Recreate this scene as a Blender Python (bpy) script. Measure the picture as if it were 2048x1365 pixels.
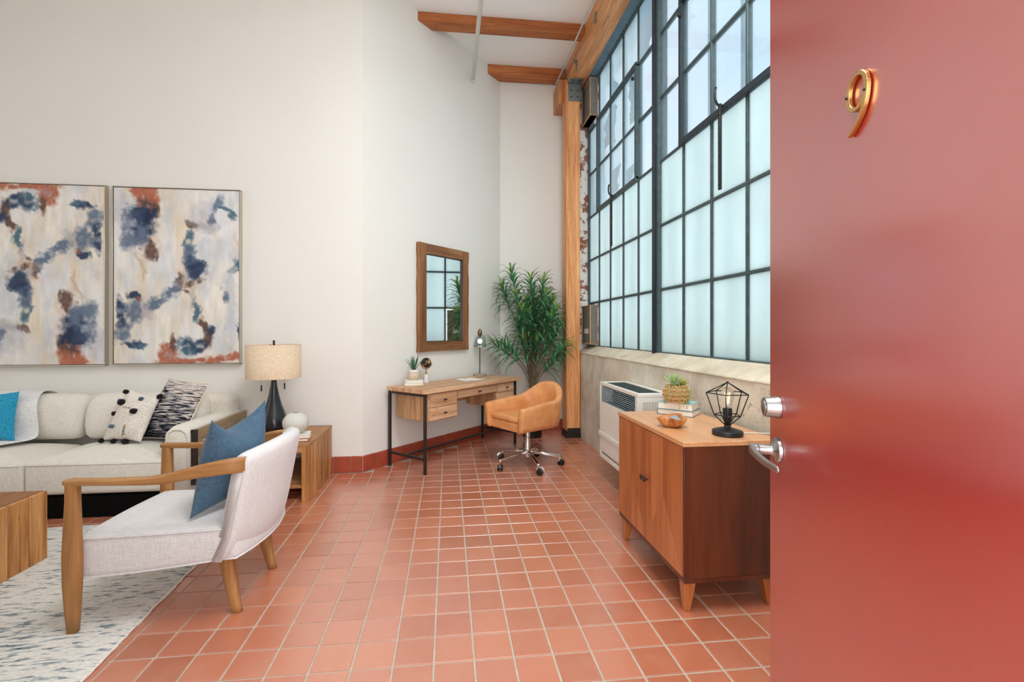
import bpy, bmesh, math, random
import numpy as np
from mathutils import Vector, Matrix, Euler

random.seed(9)
rng = np.random.default_rng(4)
PI = math.pi
for _o in list(bpy.data.objects):
    bpy.data.objects.remove(_o)
scene = bpy.context.scene
COL = scene.collection

# ------------------------------------------------------------------ camera
F_PX, CX, CY, YAW = 922.75, 1000.13, 662.42, 0.112
CAM_H = 1.3171
cam_d = bpy.data.cameras.new('camera')
cam_d.sensor_fit = 'HORIZONTAL'
cam_d.sensor_width = 36.0
cam_d.lens = F_PX / 2048 * 36.0
cam_d.shift_x = (1024 - CX) / 2048
cam_d.shift_y = (CY - 682.5) / 2048
cam_d.clip_start = 0.02
cam = bpy.data.objects.new('camera', cam_d)
cam.location = (0, 0, CAM_H)
cam.rotation_euler = (PI / 2, 0, -YAW)
COL.objects.link(cam)
scene.camera = cam

# ------------------------------------------------------------------ view
scene.view_settings.view_transform = 'Standard'
scene.view_settings.look = 'None'
scene.view_settings.gamma = 1.0
scene.view_settings.use_curve_mapping = False
scene.view_settings.exposure = 0.2
scene.cycles.use_denoising = True
scene.cycles.diffuse_bounces = 5
scene.cycles.sample_clamp_indirect = 6.0

# ------------------------------------------------------------------ sky
world = bpy.data.worlds.new('sky')
scene.world = world
world.use_nodes = True
_n = world.node_tree.nodes; _l = world.node_tree.links
_n.clear()
_out = _n.new('ShaderNodeOutputWorld'); _bg = _n.new('ShaderNodeBackground')
_tc = _n.new('ShaderNodeTexCoord'); _no = _n.new('ShaderNodeTexNoise')
_no.inputs['Scale'].default_value = 2.6; _no.inputs['Detail'].default_value = 6
_rp = _n.new('ShaderNodeValToRGB')
_rp.color_ramp.elements[0].position = 0.36; _rp.color_ramp.elements[0].color = (0.64, 0.81, 0.97, 1)
_rp.color_ramp.elements[1].position = 0.60; _rp.color_ramp.elements[1].color = (0.93, 0.95, 1.0, 1)
_l.new(_tc.outputs['Generated'], _no.inputs['Vector']); _l.new(_no.outputs['Fac'], _rp.inputs['Fac'])
_l.new(_rp.outputs['Color'], _bg.inputs['Color']); _l.new(_bg.outputs['Background'], _out.inputs['Surface'])
_bg.inputs['Strength'].default_value = 1.22

# ------------------------------------------------------------------ added fill lights, and daylight from the doorway
def area(name, loc, rot, sx, sy, power, color=(1, 1, 1)):
    d = bpy.data.lights.new(name, 'AREA'); d.shape = 'RECTANGLE'
    d.size = sx; d.size_y = sy; d.energy = power; d.color = color
    o = bpy.data.objects.new(name, d); o.location = loc; o.rotation_euler = rot
    COL.objects.link(o)
    return o
# fill light added on the left, out of view
area('fill_light_side', (-5.05, 2.0, 2.1), (0, -PI / 2, 0), 3.0, 3.0, 22, (0.97, 0.99, 1.0))
# fill light added high on the entrance wall, behind the camera
area('fill_light_back', (-0.9, 0.36, 3.4), (PI / 2, 0, 0), 4.2, 1.8, 10, (0.96, 0.985, 1.0))
# main fill light, added just below the solid ceiling
area('fill_light_top', (0.75, 1.40, 4.60), (0, 0, 0), 1.4, 1.9, 112, (0.945, 0.98, 1.0))
# daylight coming in through the open entrance behind the camera
area('daylight_doorway', (0.1, -0.9, 1.45), (PI / 2, 0, 0), 2.2, 2.4, 85, (0.96, 0.985, 1.0))

# ------------------------------------------------------------------ helpers
def S(r, g, b):
    def f(c):
        c /= 255.0
        return c / 12.92 if c <= 0.04045 else ((c + 0.055) / 1.055) ** 2.4
    return (f(r), f(g), f(b), 1.0)

def tag(o, label=None, cat=None, group=None, kind=None):
    if label: o['label'] = label
    if cat: o['category'] = cat
    if group: o['group'] = group
    if kind: o['kind'] = kind
    return o

def thing(name, label, cat, loc=(0, 0, 0), rz=0.0, group=None, kind=None):
    o = bpy.data.objects.new(name, None)
    o.empty_display_size = 0.1
    o.location = loc; o.rotation_euler = (0, 0, rz)
    COL.objects.link(o)
    return tag(o, label, cat, group, kind)

def obj(name, bm, mat, parent=None, smooth=False, bevel=0.0, seg=2, sub=0, angle=0.6):
    me = bpy.data.meshes.new(name)
    if isinstance(bm, bmesh.types.BMesh):
        bmesh.ops.recalc_face_normals(bm, faces=bm.faces[:])
        bm.to_mesh(me); bm.free()
    else:
        me.from_pydata(*bm); me.update()
    for m in (mat if isinstance(mat, (list, tuple)) else [mat]):
        me.materials.append(m)
    o = bpy.data.objects.new(name, me)
    COL.objects.link(o)
    if parent: o.parent = parent
    if bevel > 0:
        b = o.modifiers.new('bevel', 'BEVEL'); b.width = bevel; b.segments = seg
        b.limit_method = 'ANGLE'; b.angle_limit = angle
        b.harden_normals = False
    if sub:
        s = o.modifiers.new('sub', 'SUBSURF'); s.levels = sub; s.render_levels = sub
    if smooth or bevel > 0:
        for p in me.polygons: p.use_smooth = True
    if bevel > 0 and not smooth:
        try:
            me.set_sharp_from_angle(angle=0.7)
        except Exception:
            pass
    return o

def copy_tree(o, parent=None):
    c = o.copy(); COL.objects.link(c); c.parent = parent
    for ch in [x for x in bpy.data.objects if x.parent == o]:
        copy_tree(ch, c)
    return c

def B(): return bmesh.new()

def box(bm, x0, x1, y0, y1, z0, z1, mi=0):
    v = [bm.verts.new(p) for p in ((x0, y0, z0), (x1, y0, z0), (x1, y1, z0), (x0, y1, z0),
                                   (x0, y0, z1), (x1, y0, z1), (x1, y1, z1), (x0, y1, z1))]
    for f in ((0, 3, 2, 1), (4, 5, 6, 7), (0, 1, 5, 4), (1, 2, 6, 5), (2, 3, 7, 6), (3, 0, 4, 7)):
        bm.faces.new([v[i] for i in f]).material_index = mi
    return bm

def bx(*a): return box(B(), *a)

def hexa(bm, b4, t4):
    """solid between a bottom and a top quad"""
    v = [bm.verts.new(p) for p in list(b4) + list(t4)]
    for f in ((3, 2, 1, 0), (4, 5, 6, 7), (0, 1, 5, 4), (1, 2, 6, 5), (2, 3, 7, 6), (3, 0, 4, 7)):
        bm.faces.new([v[i] for i in f])
    return bm

def prism(bm, poly, axis, a, b):
    """extrude a 2D polygon along an axis: 'x' -> (y,z), 'y' -> (x,z), 'z' -> (x,y)"""
    def P(p, t):
        return {'x': (t, p[0], p[1]), 'y': (p[0], t, p[1]), 'z': (p[0], p[1], t)}[axis]
    A = [bm.verts.new(P(p, a)) for p in poly]; C = [bm.verts.new(P(p, b)) for p in poly]
    n = len(poly)
    bm.faces.new(A[::-1]); bm.faces.new(C)
    for i in range(n):
        bm.faces.new((A[i], A[(i + 1) % n], C[(i + 1) % n], C[i]))
    return bm

def lathe(bm, prof, seg=32, c=(0, 0, 0), closed=True):
    rings = []
    for r, z in prof:
        if r < 1e-5:
            rings.append([bm.verts.new((c[0], c[1], c[2] + z))])
        else:
            rings.append([bm.verts.new((c[0] + r * math.cos(2 * PI * i / seg), c[1] + r * math.sin(2 * PI * i / seg), c[2] + z)) for i in range(seg)])
    for A, D in zip(rings[:-1], rings[1:]):
        for i in range(seg):
            j = (i + 1) % seg
            if len(A) == 1 and len(D) == 1: continue
            if len(A) == 1: bm.faces.new((A[0], D[i], D[j]))
            elif len(D) == 1: bm.faces.new((A[i], A[j], D[0]))
            else: bm.faces.new((A[i], A[j], D[j], D[i]))
    if closed:
        if len(rings[0]) > 1: bm.faces.new(rings[0][::-1])
        if len(rings[-1]) > 1: bm.faces.new(rings[-1])
    return bm

def tube(bm, pts, r, seg=10, cap=True, flat=1.0, up=None):
    """round (or flattened) tube along a polyline; r scalar or list"""
    pts = [Vector(p) for p in pts]
    n = len(pts)
    rs = r if isinstance(r, (list, tuple)) else [r] * n
    rings = []; ref = Vector(up) if up else None
    for i, p in enumerate(pts):
        t = (pts[min(i + 1, n - 1)] - pts[max(i - 1, 0)]).normalized()
        if ref is None:
            ref = Vector((0, 0, 1)) if abs(t.z) < 0.9 else Vector((1, 0, 0))
        a = t.cross(ref)
        if a.length < 1e-4: a = t.cross(Vector((0.3, 0.8, 0.1)))
        a.normalize(); b = a.cross(t).normalized()
        if up is None: ref = b
        rings.append([bm.verts.new(p + a * (rs[i] * math.cos(2 * PI * k / seg)) + b * (rs[i] * flat * math.sin(2 * PI * k / seg))) for k in range(seg)])
    for A, D in zip(rings[:-1], rings[1:]):
        for k in range(seg):
            j = (k + 1) % seg
            bm.faces.new((A[k], A[j], D[j], D[k]))
    if cap:
        bm.faces.new(rings[0][::-1]); bm.faces.new(rings[-1])
    return bm

def loft(bm, rings, cap=True, close=True):
    R = [[bm.verts.new(p) for p in ring] for ring in rings]
    n = len(R[0])
    for A, D in zip(R[:-1], R[1:]):
        for k in range(n if close else n - 1):
            j = (k + 1) % n
            bm.faces.new((A[k], A[j], D[j], D[k]))
    if cap:
        bm.faces.new(R[0][::-1]); bm.faces.new(R[-1])
    return bm

def bezier(p0, p1, p2, p3, n):
    P = [Vector(p) for p in (p0, p1, p2, p3)]
    return [P[0] * (1 - t) ** 3 + P[1] * 3 * t * (1 - t) ** 2 + P[2] * 3 * t * t * (1 - t) + P[3] * t ** 3 for t in [i / n for i in range(n + 1)]]

def rrect(w, h, r, n=4):
    """rounded rectangle outline centred on 0"""
    out = []
    for cx, cy, a0 in ((w / 2 - r, h / 2 - r, 0), (-w / 2 + r, h / 2 - r, PI / 2), (-w / 2 + r, -h / 2 + r, PI), (w / 2 - r, -h / 2 + r, 1.5 * PI)):
        for i in range(n + 1):
            a = a0 + PI / 2 * i / n
            out.append((cx + r * math.cos(a), cy + r * math.sin(a)))
    return out

def rounded(bm, x0, x1, y0, y1, z0, z1, r, n=4, puff=0.0):
    """soft rounded block; puff crowns the top face"""
    w, d, h = x1 - x0, y1 - y0, z1 - z0
    r = min(r, w / 2.01, d / 2.01, h / 2.01)
    rings = []
    cx, cy = (x0 + x1) / 2, (y0 + y1) / 2
    def ring(inset, z):
        return [(cx + p[0], cy + p[1], z) for p in rrect(w - 2 * inset, d - 2 * inset, max(r - inset, 0.002), n)]
    for i in range(n + 1):
        a = PI / 2 * i / n
        rings.append(ring(r - r * math.sin(a), z0 + r - r * math.cos(a)))
    for i in range(n + 1):
        a = PI / 2 * i / n
        rings.append(ring(r - r * math.cos(a), z1 - r + r * math.sin(a)))
    if puff:
        for k in (1, 2, 3, 4, 5):
            f = k / 6.0
            i2 = f * min(w, d) / 2 * 0.9
            sc = [(cx + (p[0]) * (1 - f * 0.92), cy + (p[1]) * (1 - f * 0.92)) for p in rrect(w - 2 * r, d - 2 * r, 0.002, n)]
            rings.append([(q[0], q[1], z1 + puff * (1 - (1 - f) ** 2)) for q in sc])
    return loft(bm, rings)

def pillow(bm, c00, c10, c11, c01, thick, n=14, pinch=0.09, p=2.2, lump=0.0, seed=1, back_mi=0, dip=0.0):
    """throw pillow from its four corners (bottom-left, bottom-right, top-right, top-left)"""
    c = [Vector(v) for v in (c00, c10, c11, c01)]
    nrm = (c[1] - c[0]).cross(c[3] - c[0]).normalized()
    r = random.Random(seed)
    ph = [r.uniform(0, 6.28) for _ in range(6)]
    def base(u, v):
        uu = u * (1 - pinch * (1 - v * v)); vv = v * (1 - pinch * (1 - u * u))
        vv -= dip * (1 - abs(u) ** 1.5) * max(0.0, (v + 0.2) / 1.2) ** 2
        s, t = (uu + 1) / 2, (vv + 1) / 2
        return c[0] * (1 - s) * (1 - t) + c[1] * s * (1 - t) + c[2] * s * t + c[3] * (1 - s) * t
    def th(u, v):
        a = max(0.0, 1 - abs(u) ** p); b = max(0.0, 1 - abs(v) ** p)
        k = (a * b) ** 0.55
        return thick / 2 * k * (1 + lump * (math.sin(3 * u + ph[0] + 2 * v) + math.sin(5 * v + ph[1] - 2 * u)))
    fr = {}; bk = {}
    for i in range(n + 1):
        for j in range(n + 1):
            u, v = -1 + 2 * i / n, -1 + 2 * j / n
            u = math.sin(u * PI / 2); v = math.sin(v * PI / 2)
            pt = base(u, v)
            edge = i in (0, n) or j in (0, n)
            fr[i, j] = bm.verts.new(pt + nrm * th(u, v))
            bk[i, j] = fr[i, j] if edge else bm.verts.new(pt - nrm * th(u, v))
    uvl = bm.loops.layers.uv.verify()
    for i in range(n):
        for j in range(n):
            for D, ks in ((fr, ((i, j), (i + 1, j), (i + 1, j + 1), (i, j + 1))), (bk, ((i, j), (i, j + 1), (i + 1, j + 1), (i + 1, j)))):
                f = bm.faces.new([D[k] for k in ks])
                if D is bk: f.material_index = back_mi
                for lp, k in zip(f.loops, ks): lp[uvl].uv = (k[0] / n, k[1] / n)
    return bm

def rim(c00, c10, c11, c01, n=14, pinch=0.09):
    c = [Vector(v) for v in (c00, c10, c11, c01)]
    out = []
    def base(u, v):
        uu = u * (1 - pinch * (1 - v * v)); vv = v * (1 - pinch * (1 - u * u))
        s, t = (uu + 1) / 2, (vv + 1) / 2
        return c[0] * (1 - s) * (1 - t) + c[1] * s * (1 - t) + c[2] * s * t + c[3] * (1 - s) * t
    for (u0, v0, u1, v1) in ((-1, -1, 1, -1), (1, -1, 1, 1), (1, 1, -1, 1), (-1, 1, -1, -1)):
        for i in range(n):
            t = i / n
            out.append(base(u0 + (u1 - u0) * t, v0 + (v1 - v0) * t))
    out.append(out[0])
    return out

# ------------------------------------------------------------------ materials
class NT:
    def __init__(self, name, rough=0.5, metal=0.0, spec=0.5):
        self.m = bpy.data.materials.new(name); self.m.use_nodes = True
        self.t = self.m.node_tree; self.n = self.t.nodes; self.l = self.t.links
        self.b = self.n['Principled BSDF']
        self.b.inputs['Roughness'].default_value = rough
        self.b.inputs['Metallic'].default_value = metal
        self.b.inputs['Specular IOR Level'].default_value = spec
        self._co = None
    def node(self, t, **k):
        x = self.n.new(t)
        for a, v in k.items():
            if hasattr(x, a): setattr(x, a, v)
        return x
    def set(self, sock, v):
        if hasattr(v, 'is_linked') or isinstance(v, bpy.types.NodeSocket): self.l.new(v, sock)
        else: sock.default_value = v
    def co(self, scale=(1, 1, 1), rnd=True, rot=(0, 0, 0)):
        tc = self.node('ShaderNodeTexCoord'); mp = self.node('ShaderNodeMapping')
        mp.inputs['Scale'].default_value = scale; mp.inputs['Rotation'].default_value = rot
        self.l.new(tc.outputs['Object'], mp.inputs['Vector'])
        if rnd:
            oi = self.node('ShaderNodeObjectInfo')
            mu = self.node('ShaderNodeMath', operation='MULTIPLY'); mu.inputs[1].default_value = 37.0
            self.l.new(oi.outputs['Random'], mu.inputs[0]); self.l.new(mu.outputs[0], mp.inputs['Location'])
        return mp.outputs['Vector']
    def noise(self, vec, scale=5, detail=4, rough=0.55, dist=0.0):
        x = self.node('ShaderNodeTexNoise'); x.inputs['Scale'].default_value = scale
        x.inputs['Detail'].default_value = detail; x.inputs['Roughness'].default_value = rough
        x.inputs['Distortion'].default_value = dist
        if vec is not None: self.l.new(vec, x.inputs['Vector'])
        return x.outputs['Fac']
    def ramp(self, fac, stops, interp='LINEAR'):
        x = self.node('ShaderNodeValToRGB'); e = x.color_ramp.elements
        x.color_ramp.interpolation = interp
        while len(e) < len(stops): e.new(0.5)
        for k, (p, c) in enumerate(stops):
            e[k].position = p; e[k].color = c if len(c) == 4 else (*c, 1)
        self.l.new(fac, x.inputs['Fac'])
        return x.outputs['Color']
    def mix(self, fac, a, b, mode='MIX'):
        x = self.node('ShaderNodeMix', data_type='RGBA', blend_type=mode)
        self.set(x.inputs['Factor'], fac); self.set(x.inputs[6], a); self.set(x.inputs[7], b)
        return x.outputs[2]
    def math(self, op, a, b=0.0, clamp=False):
        x = self.node('ShaderNodeMath', operation=op, use_clamp=clamp)
        self.set(x.inputs[0], a); self.set(x.inputs[1], b)
        return x.outputs[0]
    def rnd(self):
        return self.node('ShaderNodeObjectInfo').outputs['Random']
    def color(self, v): self.set(self.b.inputs['Base Color'], v); return self
    def bump(self, h, strength=0.2, dist=0.005):
        x = self.node('ShaderNodeBump'); x.inputs['Strength'].default_value = strength
        x.inputs['Distance'].default_value = dist
        self.l.new(h, x.inputs['Height']); self.l.new(x.outputs['Normal'], self.b.inputs['Normal'])
        return self

def plain(name, col, rough=0.5, metal=0.0, spec=0.5, var=0.06, scale=12, bump=0.0):
    t = NT(name, rough, metal, spec)
    f = t.noise(t.co(), scale, 4)
    dk = tuple(c * (1 - var) for c in col[:3]) + (1,); lt = tuple(min(1, c * (1 + var)) for c in col[:3]) + (1,)
    t.color(t.ramp(f, [(0.3, dk), (0.7, lt)]))
    if bump: t.bump(t.noise(t.co(), scale * 8, 3), bump, 0.002)
    return t.m

def wood(name, dark, mid, light, axis='x', rough=0.45, scale=1.0, spec=0.4, var=0.18, knots=True, coat=0.0):
    t = NT(name, rough, 0, spec)
    s = {'x': (0.9, 14, 14), 'y': (14, 0.9, 14), 'z': (14, 14, 0.9)}[axis]
    s = tuple(q * scale for q in s)
    co = t.co(s)
    a = t.noise(co, 1.0, 6, 0.6, 0.6)
    c = t.ramp(a, [(0.28, dark), (0.5, mid), (0.72, light)])
    b = t.noise(t.co(tuple(q * 5 for q in s)), 1.0, 3, 0.5)
    c = t.mix(t.ramp(b, [(0.4, (0, 0, 0)), (0.75, (0.45, 0.45, 0.45))]), c, dark)
    hv = t.node('ShaderNodeHueSaturation')
    v = t.math('MULTIPLY_ADD', t.rnd(), 2 * var)
    t.n[-1].inputs[2].default_value = 1 - var
    t.l.new(v, hv.inputs['Value']); t.l.new(c, hv.inputs['Color'])
    c = hv.outputs['Color']
    if knots:
        k = t.node('ShaderNodeTexVoronoi'); ks = {'x': (1.2, 5, 5), 'y': (5, 1.2, 5), 'z': (5, 5, 1.2)}[axis]
        t.l.new(t.co(tuple(q * scale for q in ks)), k.inputs['Vector'])
        c = t.mix(t.ramp(k.outputs['Distance'], [(0.05, (0.75, 0.75, 0.75)), (0.14, (0, 0, 0))]), c, tuple(q * 0.45 for q in dark[:3]) + (1,))
    t.color(c).bump(b, 0.12, 0.002)
    if coat: t.b.inputs['Coat Weight'].default_value = coat; t.b.inputs['Coat Roughness'].default_value = 0.2
    return t.m

def fabric(name, col, col2, scale=260, rough=0.95, bump=0.25):
    t = NT(name, rough, 0, 0.15)
    a = t.noise(t.co((scale * 0.10, scale, scale)), 1.0, 2); b = t.noise(t.co((scale, scale, scale * 0.10)), 1.0, 2)
    w = t.math('MULTIPLY', t.math('ADD', a, b), 0.5)
    t.color(t.ramp(w, [(0.36, col2), (0.6, col)]))
    t.b.inputs['Sheen Weight'].default_value = 0.15
    t.bump(w, bump, 0.002)
    return t.m

def metal(name, col, rough=0.25):
    t = NT(name, rough, 1.0)
    f = t.noise(t.co(), 30, 3)
    t.color(t.ramp(f, [(0.3, tuple(c * 0.9 for c in col[:3])), (0.7, col)]))
    return t.m

def emit(name, col, strength):
    t = NT(name); t.color(col); t.b.inputs['Emission Color'].default_value = col; t.b.inputs['Emission Strength'].default_value = strength
    return t.m

M = {}
M['wall'] = plain('warm_white_wall_paint', S(231, 229, 223), 0.7, 0, 0.25, 0.012, 1.5)
M['ceiling'] = plain('white_ceiling_paint', S(244, 242, 238), 0.8, 0, 0.2, 0.012, 1.5)
M['grout'] = plain('sandy_grout', S(186, 172, 156), 0.85, 0, 0.2, 0.10, 40)

t = NT('terracotta_floor_tile', 0.36, 0, 0.8)
geo = t.node('ShaderNodeNewGeometry')
tr = t.math('FRACT', t.math('ADD', t.rnd(), geo.outputs['Random Per Island']))
base = t.ramp(tr, [(0.0, S(182, 102, 70)), (0.35, S(194, 112, 80)), (0.7, S(200, 120, 86)), (1.0, S(190, 112, 84))])
cl = t.noise(t.co((1, 1, 1)), 14, 5, 0.6)
base = t.mix(t.ramp(cl, [(0.45, (0, 0, 0)), (0.8, (0.35, 0.35, 0.35))]), base, S(206, 140, 112))
t.color(base)
t.set(t.b.inputs['Roughness'], t.math('MULTIPLY_ADD', cl, 0.22)); t.n[-1].inputs[2].default_value = 0.22
t.bump(t.noise(t.co(), 60, 3), 0.05, 0.002)
t.b.inputs['Coat Weight'].default_value = 1.0; t.b.inputs['Coat Roughness'].default_value = 0.28; t.b.inputs['Coat IOR'].default_value = 2.3
M['tile'] = t.m
M['base_tile'] = plain('dark_red_base_tile', S(160, 70, 48), 0.3, 0, 0.5, 0.16, 9)

t = NT('raw_concrete', 0.9, 0, 0.2)
c1 = t.noise(t.co((1, 1, 1), False), 3.0, 6, 0.65); c2 = t.noise(t.co((1, 1, 1), False), 26, 5, 0.7); c3 = t.noise(t.co((1, 1, 1), False), 1.1, 3)
c = t.ramp(c1, [(0.25, S(184, 172, 150)), (0.5, S(220, 211, 193)), (0.72, S(238, 231, 216))])
c = t.mix(t.ramp(c2, [(0.30, (0.75, 0.75, 0.75)), (0.40, (0, 0, 0))]), c, S(118, 104, 88))
c = t.mix(t.ramp(c3, [(0.5, (0, 0, 0)), (0.75, (0.5, 0.5, 0.5))]), c, S(188, 160, 122))
t.color(c).bump(c2, 0.5, 0.01); M['concrete'] = t.m
t = NT('worn_sill_concrete', 0.85, 0, 0.2)
c1 = t.noise(t.co((1, 1, 1), False), 4.0, 6, 0.6); c2 = t.noise(t.co((6, 1.2, 6), False, (0, 0, 0.6)), 3, 4, 0.6)
c = t.ramp(c1, [(0.25, S(178, 164, 140)), (0.6, S(214, 204, 184))]); c = t.mix(t.ramp(c2, [(0.30, (0.5, 0.5, 0.5)), (0.38, (0, 0, 0))]), c, S(140, 126, 106))
t.color(c).bump(c1, 0.3, 0.01); M['sill'] = t.m
t = NT('peeling_painted_brick', 0.9, 0, 0.2)
c1 = t.noise(t.co((1, 1, 1), False), 9.0, 6, 0.7); c2 = t.noise(t.co((1, 1, 1), False), 2.2, 4, 0.6)
c = t.ramp(c2, [(0.35, S(150, 84, 64)), (0.6, S(140, 110, 92))]); c = t.mix(t.ramp(c1, [(0.44, (0, 0, 0)), (0.50, (1, 1, 1))]), c, S(222, 220, 216))
t.color(c).bump(c1, 0.4, 0.01); M['old_brick'] = t.m

M['steel'] = plain('dark_green_grey_window_steel', S(66, 82, 84), 0.55, 0, 0.4, 0.25, 20)
M['steel_dark'] = plain('near_black_mullion_steel', S(34, 46, 54), 0.5, 0, 0.4, 0.2, 20)
M['lintel'] = plain('blue_grey_steel_lintel', S(92, 118, 132), 0.5, 0, 0.4, 0.15, 14)
M['bars'] = plain('pale_outer_bars', S(150, 178, 190), 0.6, 0, 0.3, 0.1, 14)

def pane_mat(name, clear, tint, haze):
    t = NT(name, 0.1)
    n, l = t.n, t.l
    n.remove(t.b)
    out = n['Material Output']
    tr = n.new('ShaderNodeBsdfTransparent'); tr.inputs['Color'].default_value = (0.93, 0.97, 0.98, 1)
    tl = n.new('ShaderNodeBsdfTranslucent')
    f = t.noise(t.co((1, 3, 0.8)), 2.0, 5, 0.6)
    l.new(t.ramp(f, [(0.25, tuple(c * 0.93 for c in tint[:3])), (0.7, tint)]), tl.inputs['Color'])
    gl = n.new('ShaderNodeBsdfGlossy'); gl.inputs['Roughness'].default_value = 0.25 if haze > 0.5 else 0.05
    gl.inputs['Color'].default_value = (0.9, 0.95, 0.96, 1)
    m1 = n.new('ShaderNodeMixShader')
    if haze >= 1: m1.inputs[0].default_value = 1.0
    else: l.new(t.ramp(t.noise(t.co((1, 2, 0.6)), 1.4, 5, 0.6), [(0.3, (haze * 0.6,) * 3), (0.75, (min(1, haze * 1.5),) * 3)]), m1.inputs[0])
    l.new(tr.outputs[0], m1.inputs[1]); l.new(tl.outputs[0], m1.inputs[2])
    m2 = n.new('ShaderNodeMixShader'); fr = n.new('ShaderNodeFresnel'); fr.inputs['IOR'].default_value = 1.45
    sc = t.math('MULTIPLY', fr.outputs[0], 0.35)
    l.new(sc, m2.inputs[0]); l.new(m1.outputs[0], m2.inputs[1]); l.new(gl.outputs[0], m2.inputs[2])
    l.new(m2.outputs[0], out.inputs['Surface'])
    return t.m
M['frosted'] = pane_mat('frosted_pane_glass', False, (0.90, 0.98, 0.95, 1), 1.0)
M['clear'] = pane_mat('clear_pane_glass', True, (0.80, 0.90, 0.96, 1), 0.10)
M['dusty'] = pane_mat('dusty_pane_glass', True, (0.80, 0.92, 0.94, 1), 0.5)
M['film'] = pane_mat('peeling_frost_film', False, (0.62, 0.76, 0.82, 1), 1.0)

M['fir'] = wood('orange_fir_timber', S(160, 96, 52), S(212, 148, 94), S(234, 184, 130), 'z', 0.5)
M['fir_y'] = wood('orange_fir_timber_along', S(160, 98, 56), S(210, 150, 98), S(234, 184, 134), 'y', 0.5)
M['fir_x'] = wood('orange_fir_timber_across', S(128, 66, 30), S(182, 106, 56), S(208, 138, 82), 'x', 0.5)
M['galv'] = metal('galvanised_bracket', S(150, 160, 158), 0.45)
M['white_pipe'] = plain('white_painted_pipe', S(226, 222, 212), 0.5, 0, 0.3, 0.02)
M['conduit'] = plain('pale_conduit', S(196, 200, 200), 0.35, 0.6, 0.4, 0.04)
M['black_metal'] = plain('black_powder_coat', S(30, 28, 27), 0.45, 0, 0.4, 0.15, 20)
M['brown_metal'] = plain('dark_brown_desk_steel', S(48, 38, 34), 0.45, 0, 0.4, 0.15, 20)
M['chrome'] = metal('chrome', S(225, 222, 220), 0.08)
M['satin'] = metal('satin_nickel', S(178, 173, 170), 0.34)
M['brass'] = metal('brass_number', S(226, 178, 112), 0.22)
M['black_plastic'] = plain('black_plastic', S(22, 22, 22), 0.4, 0, 0.4, 0.1)

t = NT('red_door_paint', 0.34, 0, 0.5)
f = t.noise(t.co((1, 1, 1), False), 2.0, 4)
t.color(t.ramp(f, [(0.3, S(168, 26, 24)), (0.7, S(178, 30, 28))])).bump(t.noise(t.co((1, 1, 1), False), 40, 3), 0.06, 0.004)
t.b.inputs['Coat Weight'].default_value = 1.0; t.b.inputs['Coat Roughness'].default_value = 0.2; t.b.inputs['Coat IOR'].default_value = 2.7
M['door'] = t.m

M['linen'] = fabric('oatmeal_sofa_linen', S(234, 230, 220), S(214, 208, 197))
M['grey_linen'] = fabric('pale_grey_chair_linen', S(226, 223, 222), S(204, 202, 203))
M['denim'] = fabric('dusty_blue_linen', S(86, 112, 134), S(58, 82, 104), 320)
M['turq'] = fabric('turquoise_cotton', S(60, 172, 206), S(14, 112, 156), 240)
M['throw'] = fabric('white_throw_knit', S(236, 234, 232), S(212, 212, 214), 120)
M['cream_knit'] = fabric('cream_cotton_knit', S(238, 232, 222), S(208, 200, 188), 150, 0.98, 0.5)
M['pompom'] = fabric('black_pompom_yarn', S(34, 26, 30), S(10, 8, 10), 90, 1.0, 0.9)
M['pompom_blue'] = fabric('slate_tuft_yarn', S(96, 120, 138), S(40, 58, 74), 90, 1.0, 0.9)
M['cream'] = fabric('cream_pillow_back', S(240, 230, 208), S(220, 208, 184), 200)
t = NT('black_white_stripe_weave', 0.95, 0, 0.1)
uv = t.node('ShaderNodeUVMap')
mp = t.node('ShaderNodeMapping'); mp.inputs['Scale'].default_value = (5, 62, 1); t.l.new(uv.outputs['UV'], mp.inputs['Vector'])
f = t.noise(mp.outputs['Vector'], 1.0, 4, 0.6, 0.3)
mp2 = t.node('ShaderNodeMapping'); mp2.inputs['Scale'].default_value = (1, 2.4, 1); t.l.new(uv.outputs['UV'], mp2.inputs['Vector'])
sep = t.node('ShaderNodeSeparateXYZ'); t.l.new(uv.outputs['UV'], sep.inputs[0])
g = t.math('ADD', f, t.math('MULTIPLY', t.math('SUBTRACT', sep.outputs['Y'], 0.5), 0.22))
c = t.ramp(g, [(0.42, S(22, 22, 32)), (0.50, S(92, 94, 108)), (0.56, S(206, 196, 186)), (0.7, S(222, 214, 206))])
t.color(c).bump(f, 0.5, 0.004); M['stripe'] = t.m

LW = wood('honey_oak', S(126, 82, 42), S(170, 120, 70), S(196, 148, 98), 'x', 0.4, 1.0, 0.4, 0.06, False)
M['oak_x'] = LW
M['oak_z'] = wood('honey_oak_upright', S(126, 82, 42), S(170, 120, 70), S(196, 148, 98), 'z', 0.4, 1.0, 0.4, 0.06, False)
M['reclaim_z'] = wood('reclaimed_pine_upright', S(118, 72, 32), S(190, 132, 76), S(218, 166, 108), 'z', 0.5, 1.0, 0.35, 0.28)
M['reclaim_x'] = wood('reclaimed_pine', S(120, 78, 44), S(176, 126, 80), S(200, 154, 108), 'x', 0.5, 1.0, 0.35, 0.16)
M['reclaim_y'] = wood('reclaimed_pine_deep', S(108, 66, 34), S(166, 112, 66), S(192, 140, 92), 'y', 0.5, 1.0, 0.35, 0.16)
M['desk_x'] = wood('pale_reclaimed_desk_wood', S(164, 118, 82), S(208, 166, 128), S(226, 194, 160), 'x', 0.5, 1.0, 0.35, 0.1)
M['desk_z'] = wood('pale_reclaimed_desk_wood_upright', S(140, 98, 64), S(194, 150, 108), S(214, 176, 138), 'z', 0.5, 1.0, 0.35, 0.18)
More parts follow.
